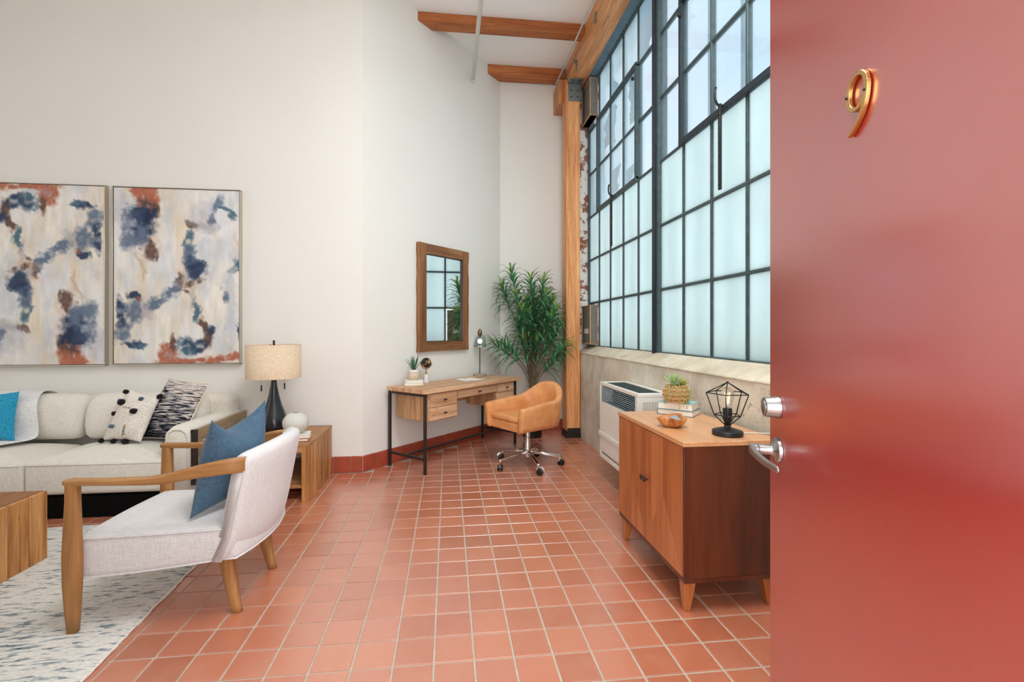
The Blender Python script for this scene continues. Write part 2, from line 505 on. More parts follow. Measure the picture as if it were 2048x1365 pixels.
M['mirror_z'] = wood('rustic_mirror_wood_upright', S(96, 60, 34), S(142, 98, 62), S(172, 126, 86), 'z', 0.55, 1.0, 0.3, 0.1)
M['mirror_x'] = wood('rustic_mirror_wood', S(92, 58, 34), S(138, 96, 62), S(168, 122, 84), 'x', 0.55, 1.0, 0.3, 0.1)
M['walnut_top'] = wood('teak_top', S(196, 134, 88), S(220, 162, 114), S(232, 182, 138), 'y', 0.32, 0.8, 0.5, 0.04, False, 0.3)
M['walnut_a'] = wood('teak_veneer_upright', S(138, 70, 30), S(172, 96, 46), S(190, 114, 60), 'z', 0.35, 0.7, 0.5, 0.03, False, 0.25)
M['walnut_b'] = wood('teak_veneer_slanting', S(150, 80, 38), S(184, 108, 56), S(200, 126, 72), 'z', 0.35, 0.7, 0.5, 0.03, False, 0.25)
M['walnut_shaded'] = wood('shaded_teak_side', S(62, 24, 10), S(92, 40, 18), S(108, 50, 24), 'z', 0.35, 0.7, 0.45, 0.03, False, 0.2)  # teak darkened to carry the shade on the cabinet's near side
M['arm_panel'] = wood('grey_oak_panel', S(120, 98, 74), S(164, 142, 114), S(184, 164, 138), 'y', 0.5, 1.0, 0.3, 0.05)
t = NT('cognac_leather', 0.38, 0, 0.5)
f = t.noise(t.co((1, 1, 1), False), 8, 5, 0.6)
t.color(t.ramp(f, [(0.3, S(204, 132, 76)), (0.65, S(226, 160, 104))])).bump(t.noise(t.co((1, 1, 1), False), 180, 3), 0.12, 0.002)
M['leather'] = t.m
M['white'] = plain('off_white_enamel', S(232, 228, 218), 0.4, 0, 0.4, 0.02)
M['paper'] = plain('page_paper', S(236, 230, 218), 0.8, 0, 0.2, 0.03, 60)
M['dark_grille'] = plain('dark_slate_grille', S(34, 46, 54), 0.5, 0, 0.4, 0.1)
M['lamp_black'] = plain('glossy_black_lamp_base', S(16, 20, 26), 0.22, 0, 0.6, 0.1)
t = NT('linen_lamp_shade', 0.9, 0, 0.1)
w = t.noise(t.co((40, 40, 300)), 1.0, 3)
t.color(t.ramp(w, [(0.35, S(214, 188, 158)), (0.65, S(234, 212, 186))])); t.b.inputs['Transmission Weight'].default_value = 0.0
M['shade'] = t.m
M['vase'] = plain('speckled_white_ceramic', S(214, 212, 204), 0.85, 0, 0.2, 0.10, 90, 0.5)
M['leaf'] = plain('dark_green_leaf', S(72, 136, 88), 0.36, 0, 0.5, 0.35, 9)
M['leaf_tip'] = plain('fresh_green_leaf', S(140, 176, 84), 0.45, 0, 0.5, 0.25, 9)
M['stem'] = plain('grey_brown_cane', S(112, 98, 78), 0.8, 0, 0.2, 0.25, 40)
M['agave'] = plain('blue_green_agave', S(66, 110, 84), 0.5, 0, 0.4, 0.3, 20)
M['echeveria'] = plain('pale_green_succulent', S(164, 190, 130), 0.5, 0, 0.4, 0.15, 20)
M['yellow_succ'] = plain('yellow_green_succulent', S(176, 170, 76), 0.5, 0, 0.4, 0.2, 20)
M['soil'] = plain('dark_soil', S(60, 48, 40), 1.0, 0, 0.1, 0.4, 60)
M['rattan'] = plain('woven_rattan', S(196, 148, 98), 0.65, 0, 0.3, 0.35, 60)
M['rattan_lt'] = plain('light_cane', S(222, 186, 146), 0.6, 0, 0.3, 0.15, 60)
M['globe_black'] = plain('glossy_black_globe', S(24, 20, 18), 0.2, 0, 0.6, 0.1)
M['gold'] = metal('polished_gold', S(226, 176, 110), 0.18)
M['bronze'] = metal('aged_bronze', S(150, 122, 92), 0.4)
M['marble'] = plain('white_marble', S(226, 220, 214), 0.35, 0, 0.4, 0.06, 10)
M['cement'] = plain('pale_cement_base', S(168, 156, 140), 0.8, 0, 0.2, 0.08, 20)
t = NT('smoked_glass', 0.02); t.color((0.78, 0.85, 0.88, 1)); t.b.inputs['Transmission Weight'].default_value = 1.0; t.b.inputs['IOR'].default_value = 1.25
M['smoke_glass'] = t.m
t = NT('clear_bulb_glass', 0.0); t.color((0.98, 0.98, 0.97, 1)); t.b.inputs['Transmission Weight'].default_value = 1.0; t.b.inputs['IOR'].default_value = 1.2
M['bulb_glass'] = t.m
M['bulb_lit'] = emit('lit_bulb', (1.0, 0.93, 0.82, 1), 3.0)
M['filament'] = emit('warm_filament', (1.0, 0.66, 0.36, 1), 1.6)
t = NT('mirror_glass', 0.01, 1.0); t.color((0.86, 0.88, 0.88, 1)); M['mirror'] = t.m
M['teal_cover'] = plain('pale_teal_book_cloth', S(150, 192, 196), 0.6, 0, 0.3, 0.05, 40)
M['rust_cover'] = plain('rust_book_cloth', S(168, 76, 52), 0.6, 0, 0.3, 0.05, 40)
M['white_cover'] = plain('white_book_cover', S(232, 228, 220), 0.55, 0, 0.3, 0.03, 40)
M['grey_cover'] = plain('grey_book_cloth', S(120, 126, 128), 0.6, 0, 0.3, 0.05, 40)
M['clay'] = plain('orange_clay_tile', S(190, 154, 118), 0.9, 0, 0.15, 0.18, 20, 0.4)
M['block_face'] = plain('dark_mortared_face', S(120, 118, 110), 0.95, 0, 0.1, 0.2, 14, 0.4)
M['sofa_shadow'] = plain('sofa_shadow_black', S(10, 10, 10), 0.9, 0, 0.1, 0.1)
M['silver'] = plain('pale_silver_card', S(168, 184, 194), 0.3, 0.2, 0.5, 0.12, 30)

# ================================================================== ROOM
T = 0.16
FL_Y = 4.43                       # painting wall
A0 = Vector((-0.796, 4.43, 0)); ANG = math.radians(47.08)
AD = Vector((math.cos(ANG), math.sin(ANG), 0)); AN = Vector((AD.y, -AD.x, 0))
AL = 2.165                        # length of the angled wall
FAR = A0 + AD * AL                # far corner
CEIL = 4.70
WX = 1.63                         # inner face of the concrete
PX = 1.80                         # plane of the window

def struct(name, bm, mat, label, cat, parent=None, **k):
    o = obj(name, bm, mat, parent, **k)
    if parent is None: tag(o, label, cat, None, 'structure')
    return o

# ---- floor: grout bed + single tiles
def proj(p):
    d = Vector(p) - Vector((0, 0, CAM_H))
    fw = d.x * math.sin(YAW) + d.y * math.cos(YAW); rt = d.x * math.cos(YAW) - d.y * math.sin(YAW)
    if fw < 0.05: return None
    return CX + F_PX * rt / fw, CY - F_PX * d.z / fw

floor = struct('floor', bx(-5.3, 2.0, -2.0, 6.2, -0.12, -0.004), M['grout'], 'red terracotta tile floor with pale sandy grout lines', 'floor')
def tile_bm(bm, cx, cy, s=0.1505, h=0.0, c=0.0012):
    a = s / 2; b = a - c
    lo = [bm.verts.new((cx + x * a, cy + y * a, -0.012)) for x, y in ((-1, -1), (1, -1), (1, 1), (-1, 1))]
    md = [bm.verts.new((cx + x * a, cy + y * a, h - c)) for x, y in ((-1, -1), (1, -1), (1, 1), (-1, 1))]
    tp = [bm.verts.new((cx + x * b, cy + y * b, h)) for x, y in ((-1, -1), (1, -1), (1, 1), (-1, 1))]
    for i in range(4):
        j = (i + 1) % 4
        bm.faces.new((lo[i], lo[j], md[j], md[i])); bm.faces.new((md[i], md[j], tp[j], tp[i]))
    bm.faces.new(tp)
    return bm
cells = []
for v in range(-33, 12):
    for r in range(-19, 30):
        x = (v + 0.5 - 0.350) * T; y = (18.523 - r - 0.5) * T
        if y > 6.1 or y < -1.9 or x > 1.66: continue
        rel = Vector((x, y, 0)) - A0
        if x < FAR.x + 0.1 and y > FL_Y - 0.02 and rel.dot(AN) < 0.02: continue
        q = proj((x, y, 0)); size = 0
        if q and 0 < q[0] < 1540 and 640 < q[1] < 1380:
            d = Vector((x, y)).length
            size = 1.0 / (d * d * d)
            if x < -1.42 + 0.048 * (2.68 - y) * -1 and y < 3.5: size = 0          # under the rug
            if x < -1.9 and y > 3.4: size = 0                                    # under the sofa
        cells.append((size, x, y))
cells.sort(reverse=True)
tile_me = None
rest = B()
for k, (size, x, y) in enumerate(cells):
    if k < 300 and size > 0:
        if tile_me is None:
            o0 = obj('tile', tile_bm(B(), 0, 0), M['tile'], floor); tile_me = o0.data; o = o0
        else:
            o = bpy.data.objects.new('tile', tile_me); COL.objects.link(o); o.parent = floor
        o.location = (x, y, random.uniform(-0.0006, 0.0004))
        o.rotation_euler = (random.uniform(-1, 1) * 0.003, random.uniform(-1, 1) * 0.003, random.choice((0, 1, 2, 3)) * PI / 2 + random.uniform(-1, 1) * 0.004)
    else:
        tile_bm(rest, x, y, 0.1505, random.uniform(-0.0006, 0.0004))
tag(obj('tile_field', rest, M['tile'], floor), kind='stuff')

# ---- walls
def slab(p0, p1, th, z0, z1):
    """wall slab whose room face runs p0 -> p1, thickness to the left of that direction"""
    a, b = Vector((*p0, 0)), Vector((*p1, 0)); d = (b - a).normalized(); n = Vector((-d.y, d.x, 0)) * th
    return hexa(B(), [(q.x, q.y, z0) for q in (a, b, b + n, a + n)], [(q.x, q.y, z1) for q in (a, b, b + n, a + n)])
struct('wall_left', slab((-5.2, FL_Y), (A0.x, A0.y), 0.12, -0.1, CEIL), M['wall'], 'tall warm white wall behind the sofa with two paintings', 'wall')
struct('wall_angled', slab((A0.x, A0.y), (FAR.x, FAR.y), 0.12, -0.1, CEIL), M['wall'], 'angled warm white wall behind the desk', 'wall')
struct('wall_far', slab((FAR.x, FAR.y), (2.1, FAR.y), 0.12, -0.1, CEIL), M['wall'], 'narrow far white wall behind the tall plant', 'wall')
struct('wall_side', slab((-5.2, 0.30), (-5.2, FL_Y), 0.12, -0.1, CEIL), M['wall'], 'side wall of the living room', 'wall')
wb = B()
box(wb, -5.2, -0.36, 0.18, 0.30, -0.1, CEIL); box(wb, 0.72, 1.75, 0.18, 0.30, -0.1, CEIL); box(wb, -0.36, 0.72, 0.18, 0.30, 2.5, CEIL)
struct('wall_back', wb, M['wall'], 'entrance wall with the open doorway', 'wall')
struct('ceiling', bx(-5.3, 2.2, -0.1, 6.2, CEIL, CEIL + 0.1), M['ceiling'], 'flat white ceiling above the beams', 'ceiling')

# window wall: concrete apron, sloped sill, brick jamb, strip above the window
WTOP = 4.385; WB = 1.123; DZ = 0.5436
def colY(v): return 5.711 - 0.3789 * v - (0.0851 if v > 5 else 0.0425 if v == 5 else 0) - (0.0851 if v > 10 else 0.0425 if v == 10 else 0)
W0, W1 = colY(0) + 0.02, colY(12)
wr = B()
# apron cast in bays with a thin joint between them
ys = [FAR.y, 5.02, 3.62, 2.0, 0.3]
for a, b in zip(ys[:-1], ys[1:]):
    box(wr, WX, 2.0, b + 0.004, a - 0.004, -0.1, 1.045)
box(wr, WX + 0.008, 1.95, 0.3, FAR.y, -0.1, 1.04)
right = struct('wall_right', wr, M['concrete'], 'rough board cast concrete wall below the factory window', 'wall')
obj('jamb', bx(WX + 0.01, 2.0, W0, FAR.y, 1.045, CEIL), M['old_brick'], right)
jm = B()
for k in range(7):
    box(jm, WX + 0.004, WX + 0.16, W0 - 0.012 - 0.006 * (k % 2), W0 + 0.01, 1.20 + 0.085 * k, 1.20 + 0.085 * k + 0.066)
obj('brick_edge', jm, M['old_brick'], right, bevel=0.006)
obj('head_wall', bx(WX + 0.05, 2.0, 0.3, W0, WTOP + 0.03, CEIL), M['wall'], right)
obj('end_wall', bx(WX + 0.05, 2.0, 0.3, W1, 1.045, WTOP + 0.05), M['wall'], right)
sl = B()
yy = [W0 + 0.03, 4.95, 4.62, 4.2, 3.86, 3.3, 2.9, 2.3, 1.8, 1.0, 0.3]
for a, b in zip(yy[:-1], yy[1:]):
    j = random.uniform(-0.008, 0.008)
    prism(sl, [(WX - 0.006 + j * 0.5, 1.040), (WX - 0.004 + j * 0.5, 1.052), (PX - 0.02, 1.140 + j * 0.4), (2.02, 1.150), (2.02, 1.040)], 'y', b, a)
obj('sill', sl, M['sill'], right, bevel=0.005)

# ---- baseboard tiles
def baseboard(name, origin, direction, length, normal, label, first=0.152):
    rz = math.atan2(direction.y, direction.x)
    L = length
    o = tag(obj(name, bx(0.0, L, -0.006, 0.0, 0.0, 0.146), M['grout']), label, 'baseboard', None, 'structure')
    o.location = origin; o.rotation_euler = (0, 0, rz)
    x = 0.0; w = first
    while x < L - 0.02:
        e = min(x + w, L)
        b = B(); prism(b, [(0.0, 0.0), (-0.012, 0.0), (-0.012, 0.136), (-0.009, 0.145), (0.0, 0.150)], 'x', x + 0.002, e - 0.002)
        obj('tile', b, M['base_tile'], o, bevel=0.002, seg=1)
        x = e; w = 0.157
    return o
baseboard('baseboard_left', Vector((-3.2, FL_Y, 0)), Vector((1, 0, 0)), 3.2 + A0.x + 0.004, None, 'dark red tile baseboard along the painting wall', 0.10)
baseboard('baseboard_angled', A0, AD, AL, None, 'dark red tile baseboard along the angled wall')
baseboard('baseboard_far', FAR, Vector((1, 0, 0)), 0.95, None, 'dark red tile baseboard behind the plant')

# ---- factory window
win = struct('window_1', B(), M['steel'], 'tall steel factory window with frosted lower panes', 'window')
def wbar(name, y0, y1, z0, z1, d0, d1, mat='steel', bevel=0.003):
    return obj(name, bx(PX + d0, PX + d1, y0, y1, z0, z1), M[mat], win, bevel=bevel, seg=1)
bmf = B()
box(bmf, PX - 0.03, PX + 0.05, W0 - 0.03, W0 + 0.0, WB, WTOP); box(bmf, PX - 0.03, PX + 0.05, W1, W1 + 0.03, WB, WTOP)
box(bmf, PX - 0.03, PX + 0.05, W1, W0, WB - 0.005, WB + 0.018); box(bmf, PX - 0.03, PX + 0.05, W1, W0, WTOP - 0.02, WTOP + 0.03)
obj('frame', bmf, M['steel'], win, bevel=0.003, seg=1)
for v in range(1, 12):
    y = colY(v)
    if v in (5, 10):
        wbar('mullion', y - 0.042, y - 0.008, WB, WTOP, -0.035, 0.05, 'steel'); wbar('mullion', y - 0.004, y + 0.046, WB, WTOP, -0.05, 0.05, 'steel_dark')
    else:
        wbar('muntin', y - 0.011, y + 0.011, WB, WTOP, -0.016, 0.02)
for k in range(1, 6):
    z = WB + DZ * k
    for a, b in ((0, 5), (5, 10), (10, 12)):
        wbar('muntin', colY(b) + (0.046 if b in (5, 10) else 0), colY(a) - (0.042 if a in (5, 10) else 0), z - 0.011, z + 0.011, -0.0155, 0.0195)
# ventilator sashes: columns 1-4 and 6-9, rows 3-5
for (a, b) in ((1, 4), (6, 9)):
    z0, z1 = WB + 3 * DZ, WB + 5 * DZ
    ya, yb = colY(a), colY(b)
    s = B()
    box(s, PX - 0.045, PX - 0.014, yb - 0.018, ya + 0.018, z0 - 0.022, z0 + 0.024); box(s, PX - 0.045, PX - 0.014, yb - 0.018, ya + 0.018, z1 - 0.02, z1 + 0.02)
    box(s, PX - 0.044, PX - 0.014, ya - 0.018, ya + 0.018, z0, z1); box(s, PX - 0.044, PX - 0.014, yb - 0.018, yb + 0.018, z0, z1)
    sash = obj('sash', s, M['steel_dark'] if a == 6 else M['steel'], win, bevel=0.003, seg=1)
    ym = (ya + yb) / 2
    h = B(); tube(h, bezier((PX - 0.05, ym, z0 + 0.01), (PX - 0.10, ym, z0 + 0.0), (PX - 0.11, ym, z0 + 0.06), (PX - 0.09, ym + 0.01, z0 + 0.13), 8), 0.008, 8)
    obj('latch', h, M['black_metal'], sash, smooth=True)
    h = B(); box(h, PX - 0.075, PX - 0.06, ym - 0.012, ym + 0.012, z0 - 0.53, z0 + 0.02)
    for q in range(6): box(h, PX - 0.079, PX - 0.057, ym - 0.005, ym + 0.005, z0 - 0.5 + q * 0.09, z0 - 0.485 + q * 0.09)
    obj('stay_bar', h, M['black_metal'], sash, bevel=0.002, seg=1)
    h = B(); lathe(h, [(0.0, -0.018), (0.012, -0.014), (0.017, 0.0), (0.012, 0.014), (0.0, 0.018)], 12, (PX - 0.055, ya - 0.02 if a == 6 else yb + 0.03, z1 - 0.12))
    obj('pivot', h, M['black_metal'], sash, smooth=True)
for v in range(12):
    for k in range(6):
        if v == 0 and k in (0, 5): continue
        ya, yb = colY(v), colY(v + 1)
        m = 'frosted' if k < 3 else ('dusty' if v < 4 else 'clear')
        if v == 0 and k < 5: m = 'frosted' if k < 3 else 'dusty'
        obj('pane', bx(PX - 0.003, PX + 0.003, yb + 0.008, ya - 0.008, WB + DZ * k + 0.008, WB + DZ * (k + 1) - 0.008), M[m], win)
# torn film still stuck to some upper panes
for (v, k, f0, f1, side) in ((2, 5, 0.05, 0.75, 1), (2, 4, 0.1, 0.9, 1), (2, 3, 0.1, 0.6, 1), (3, 4, 0.1, 1.0, -1), (4, 5, 0.0, 1.0, 1), (3, 3, 0.0, 0.35, 1), (1, 4, 0.2, 0.9, -1)):
    ya, yb = colY(v) - 0.014, colY(v + 1) + 0.014
    zb = WB + DZ * k + 0.012; hgt = DZ - 0.024
    n = 26; edge = []
    rr = random.Random(v * 7 + k); wob = rr.uniform(0.35, 0.6)
    for i in range(n + 1):
        wob = min(0.9, max(0.12, wob + rr.uniform(-0.10, 0.10)))
        edge.append(wob)
    b = B(); A = []; D = []
    for i in range(n + 1):
        t_ = f0 + (f1 - f0) * i / n
        z = zb + hgt * t_
        y_fix = ya if side > 0 else yb
        y_var = ya + (yb - ya) * edge[i] if side > 0 else yb + (ya - yb) * edge[i]
        A.append(b.verts.new((PX - 0.0052, y_fix, z))); D.append(b.verts.new((PX - 0.0052, y_var, z)))
    for i in range(n): b.faces.new((A[i], A[i + 1], D[i + 1], D[i]))
    obj('torn_film', b, M['film'], win)
# outer guard bars half way between the columns
for v in range(12):
    y = (colY(v) + colY(v + 1)) / 2 - 0.02
    obj('guard_bar', bx(PX + 0.07, PX + 0.10, y - 0.012, y + 0.012, WB - 0.2, WTOP + 0.1), M['bars'], win)
obj('lintel', bx(WX + 0.03, PX - 0.02, W1, W0 - 0.02, WTOP - 0.01, WTOP + 0.06), M['lintel'], win, bevel=0.004)
rv = B()
for q in range(14): lathe(rv, [(0.0, -0.008), (0.010, -0.004), (0.010, 0.004)], 8, (PX - 0.03, W0 - 0.3 - q * 0.25, WTOP - 0.012))
tag(obj('rivets', rv, M['steel'], win, smooth=True), kind='stuff')

# hollow clay blocks at the window's corner
def clay_block(z0, h, label):
    y0, y1 = colY(1) + 0.03, colY(0) - 0.01
    t_ = thing('hollow_clay_block', label, 'clay block', (1.735, (y0 + y1) / 2, z0))
    w = (y1 - y0) / 2
    b = B(); box(b, -0.045, 0.045, -w, w, 0.0, h)
    obj('body', b, M['block_face'], t_, bevel=0.004)
    r = B()
    for zz in (0.0, h - 0.018): box(r, -0.052, 0.048, -w - 0.005, w + 0.004, zz, zz + 0.018)
    box(r, -0.052, -0.04, -w - 0.002, -w + 0.010, 0, h); box(r, -0.052, -0.04, w - 0.010, w + 0.004, 0, h)
    box(r, 0.040, 0.049, -w - 0.003, -w + 0.006, 0, h)
    rim_ = obj('rim', r, M['clay'], t_, bevel=0.003)
    hl = B()
    for q in range(3):
        c = -0.035 + q * 0.032
        box(hl, c, c + 0.018, -w - 0.0065, -w + 0.0, h - 0.014, h - 0.005)
        box(hl, c, c + 0.018, -w - 0.0065, -w + 0.0, 0.004, 0.013)
    for q in range(3):
        c = -w * 0.75 + q * w * 0.55
        box(hl, -0.0535, -0.04, c, c + w * 0.32, h - 0.014, h - 0.005)
    tag(obj('core_holes', hl, M['black_plastic'], rim_), kind='stuff')
    return t_
blk = clay_block(1.155, 0.475, 'hollow clay block on the sill beside the timber post')
lb = B(); box(lb, -0.0475, -0.0445, -0.09, 0.07, 0.13, 0.19)
obj('paper_label', lb, M['white'], blk)
clay_block(3.90, 0.46, 'hollow clay block high up in the window corner under the beam')

# ---- timber post, header beam, joists
post = thing('timber_post', 'orange fir timber post beside the window corner', 'post', (1.54, 5.66, 0))
obj('column', bx(-0.095, 0.080, -0.11, 0.09, 0.085, 4.37), M['fir'], post, bevel=0.008)
pb = B(); box(pb, -0.105, 0.085, -0.125, 0.10, 0.0, 0.05); box(pb, -0.085, 0.08, -0.118, -0.108, 0.04, 0.12); box(pb, -0.085, 0.08, 0.09, 0.10, 0.04, 0.12); box(pb, -0.09, 0.085, -0.10, 0.09, 0.04, 0.088)
obj('base_shoe', pb, M['black_metal'], post, bevel=0.004)
br = B(); box(br, -0.075, 0.085, -0.119, -0.110, 4.15, 4.366); box(br, -0.075, 0.085, -0.24, -0.110, 4.356, 4.366)
brk = obj('angle_bracket', br, M['galv'], post, bevel=0.002, seg=1)
for (x, z) in ((-0.035, 4.20), (0.045, 4.20), (-0.035, 4.28), (0.045, 4.28)):
    obj('bolt', bx(x - 0.008, x + 0.008, -0.127, -0.118, z - 0.008, z + 0.008), M['black_metal'], brk, bevel=0.003, seg=1)
for (x, y) in ((-0.035, -0.21), (0.045, -0.21), (-0.035, -0.15), (0.045, -0.15)):
    obj('bolt', bx(x - 0.008, x + 0.008, y - 0.008, y + 0.008, 4.348, 4.357), M['black_metal'], brk, bevel=0.003, seg=1)
beam = thing('header_beam', 'heavy fir header beam running along the top of the window', 'beam', (0, 0, 4.37))
obj('timber', bx(1.50, 1.675, 0.32, 5.75, 0, 0.33), M['fir_y'], beam, bevel=0.008)
obj('end_block', bx(1.385, 1.50, 5.66, FAR.y - 0.005, -0.19, 0.105), M['fir'], beam, bevel=0.006)
hs = B(); box(hs, 1.488, 1.50, 5.25, 5.30, -0.0, 0.12); box(hs, 1.47, 1.50, 5.26, 5.29, 0.09, 0.12); box(hs, 1.488, 1.50, 4.55, 4.60, 0.1, 0.2); box(hs, 1.494, 1.50, 5.56, 5.61, -0.17, 0.06)
obj('strap', hs, M['galv'], beam, bevel=0.002, seg=1)
for (y0, y1, lab) in ((4.943, 5.105, 'longer fir ceiling joist crossing behind the white pipe'), (5.82, 6.0, 'shorter fir ceiling joist hard against the far wall')):
    j = thing('ceiling_joist', lab, 'joist', (0, 0, 4.605 if y0 < 5.5 else 4.58), 0, 'fir joists under the ceiling')
    xa = lambda y: A0.x + (y - A0.y) * AD.x / AD.y - 0.01
    h_ = CEIL - (4.605 if y0 < 5.5 else 4.58)
    if y0 < 5.5:
        b = hexa(B(), [(xa(y0), y0, 0), (1.50, y0, 0), (1.50, y1, 0), (xa(y1), y1, 0)], [(xa(y0), y0, h_), (1.50, y0, h_), (1.50, y1, h_), (xa(y1), y1, h_)])
    else:
        b = hexa(B(), [(xa(y0), y0, 0), (1.50, y0, 0), (1.50, y1, 0), (xa(y1), y1, 0)], [(xa(y0), y0, h_), (1.50, y0, h_), (1.50, y1, h_), (xa(y1), y1, h_)])
    obj('timber', b, M['fir_x'], j, bevel=0.006)
# white pipe and conduit
pp = thing('sprinkler_pipe', 'white painted pipe crossing under the ceiling into the angled wall', 'pipe', (0.297, 0, 4.345))
b = B(); tube(b, [(0, 0.4, 0), (0, 5.60, 0)], 0.021, 16); obj('pipe', b, M['white_pipe'], pp, smooth=True)
b = B(); tube(b, [(0, 5.53, 0), (0, 5.60, 0)], 0.026, 16); obj('collar', b, M['white_pipe'], pp, bevel=0.002)
cd = thing('electrical_conduit', 'thin pale metal conduit along the header beam', 'conduit', (1.385, 0, 4.50))
b = B(); tube(b, [(0, 0.4, 0), (0, 5.80, 0), (0.02, 5.835, 0), (0.12, 5.84, 0)], 0.010, 10); obj('pipe', b, M['conduit'], cd, smooth=True)
b = B(); tube(b, [(0, 5.76, 0), (0, 5.83, 0)], 0.014, 10); obj('coupling', b, M['conduit'], cd, smooth=True)

# ---- red door
DP0 = Vector((0.956, 1.281, 0)); DU = Vector((-0.316, -0.949, 0)).normalized(); DN = Vector((-0.949, 0.316, 0)).normalized()
# local x runs from the free edge to the hinge, local -y is the face towards the room
door = thing('door_1', 'open red painted entrance door with brass number nine', 'door', DP0, math.atan2(DU.y, DU.x), None, 'structure')
sgn = 1 if Vector((-math.sin(math.atan2(DU.y, DU.x)), math.cos(math.atan2(DU.y, DU.x)), 0)).dot(DN) > 0 else -1
def dy(d): return sgn * d       # distance out of the visible face
obj('leaf', bx(0, 0.92, min(dy(0), dy(-0.045)), max(dy(0), dy(-0.045)), 0.012, 2.46), M['door'], door, bevel=0.003)
# number nine: centreline swept as a flat bevelled stroke
def stroke(pts, ws, d0, d1):
    b = B(); n = len(pts); L = []; R = []
    for i in range(n):
        a = Vector(pts[max(i - 1, 0)]); c = Vector(pts[min(i + 1, n - 1)]); t_ = (c - a).normalized(); nn = Vector((-t_.y, t_.x))
        p = Vector(pts[i]); L.append(p + nn * ws[i]); R.append(p - nn * ws[i])
    rings = [[(l.x, dy(d0), l.y), (l.x, dy(d1), l.y), (r.x, dy(d1), r.y), (r.x, dy(d0), r.y)] for l, r in zip(L, R)]
    return loft(b, rings)
cx9, cz9 = 0.4895, 1.786
pts = []; ws = []
for i in range(37):
    a = -2 * PI * i / 36 - 0.15
    pts.append((cx9 + 0.0325 * math.cos(a), cz9 + 0.0335 * math.sin(a))); ws.append(0.0062 - 0.0016 * abs(math.sin(a)))
loop = stroke(pts, ws, 0.001, 0.010)
obj('number_nine_bowl', loop, M['brass'], door, bevel=0.002)
tail = bezier((cx9 + 0.0325, cz9 + 0.006, 0), (cx9 + 0.036, cz9 - 0.032, 0), (cx9 + 0.014, cz9 - 0.064, 0), (cx9 - 0.030, cz9 - 0.077, 0), 18)
tp = [(p.x, p.y) for p in tail]
obj('number_nine_tail', stroke(tp, [0.0064 - 0.0030 * (i / 18) for i in range(19)], 0.001, 0.0102), M['brass'], door, bevel=0.002)
for (x, z) in ((cx9 - 0.0325, cz9 + 0.002), (cx9 + 0.0325, cz9 - 0.012)):
    obj('screw', tube(B(), [(x, dy(0.009), z), (x, dy(0.012), z)], 0.0028, 10), M['black_plastic'], door, smooth=True)
def spin(prof, cx, cz, seg=36):
    """lathe about the door normal; prof = (radius, distance from the face)"""
    b = B(); rings = []
    for r, d in prof:
        rings.append([(cx + r * math.cos(2 * PI * i / seg), dy(d), cz + r * math.sin(2 * PI * i / seg)) for i in range(seg)])
    return loft(b, rings)
LX = 0.068
db = obj('deadbolt', spin([(0.032, 0.0), (0.032, 0.006), (0.030, 0.012), (0.0275, 0.034), (0.0265, 0.038), (0.021, 0.0385)], LX, 1.100), M['satin'], door, bevel=0.001)
b = spin([(0.019, 0.036), (0.019, 0.040), (0.017, 0.041)], LX, 1.100); obj('cylinder', b, M['satin'], db, smooth=False, bevel=0.001)
b = bx(LX - 0.0015, LX + 0.0015, min(dy(.0405), dy(.042)), max(dy(.0405), dy(.042)), 1.088, 1.104); obj('keyway', b, M['black_plastic'], db)
lv = obj('lever_handle', spin([(0.036, 0.0), (0.036, 0.004), (0.034, 0.010), (0.022, 0.013), (0.016, 0.018), (0.0145, 0.022), (0.0145, 0.058)], LX, 0.978), M['satin'], door, bevel=0.001)
path = [(LX - 0.012, 0.062), (LX - 0.004, 0.070), (LX + 0.020, 0.0705), (LX + 0.050, 0.0680), (LX + 0.085, 0.0610), (LX + 0.122, 0.0540), (LX + 0.155, 0.0520)]
hz = [0.013, 0.0145, 0.013, 0.0115, 0.0105, 0.010, 0.010]; ht = [0.010, 0.009, 0.0065, 0.005, 0.0045, 0.004, 0.004]
zc = [0.980, 0.979, 0.975, 0.968, 0.962, 0.960, 0.961]
rings = []
for (x, d), a_, t_, z_ in zip(path, hz, ht, zc):
    rings.append([(x + p[0] * 0.0, dy(d + p[0] * t_ * 2), z_ + p[1] * a_ * 2) for p in rrect(1.0, 1.0, 0.3, 3)])
b = loft(B(), rings); obj('lever', b, M['satin'], lv, smooth=True, sub=1)
b = spin([(0.0145, 0.050), (0.0145, 0.066)], LX, 0.978); obj('neck', b, M['satin'], lv, bevel=0.002)
for z in (0.25, 1.2, 2.2): obj('hinge', tube(B(), [(0.925, dy(-0.0), z - 0.05), (0.925, dy(-0.0), z + 0.05)], 0.007, 10), M['satin'], door, smooth=True)
# unseen frames added round the fill lights; walls and ceiling behind stay solid
def ring_frame(name, label, axis, at_, u0, u1, v0, v1, w=0.07, d=0.05):
    b = B()
    for a in ((u0 - w, u0, v0 - w, v1 + w), (u1, u1 + w, v0 - w, v1 + w), (u0, u1, v0 - w, v0), (u0, u1, v1, v1 + w)):
        if axis == 'x': box(b, at_, at_ + d, a[0], a[1], a[2], a[3])
        elif axis == 'y': box(b, a[0], a[1], at_, at_ + d, a[2], a[3])
        else: box(b, a[0], a[1], a[2], a[3], at_ - d, at_)
    struct(name, b, M['steel'], label, 'window')
ring_frame('fill_frame_side', 'added steel frame round the side fill light', 'x', -5.2, 0.7, 3.7, 0.8, 3.8)
ring_frame('fill_frame_back', 'added steel frame round the back fill light', 'y', 0.30, -3.0, 1.2, 2.5, 4.3)
ring_frame('fill_frame_top', 'added steel frame round the overhead fill light', 'z', CEIL, 0.05, 1.45, 0.45, 2.35)

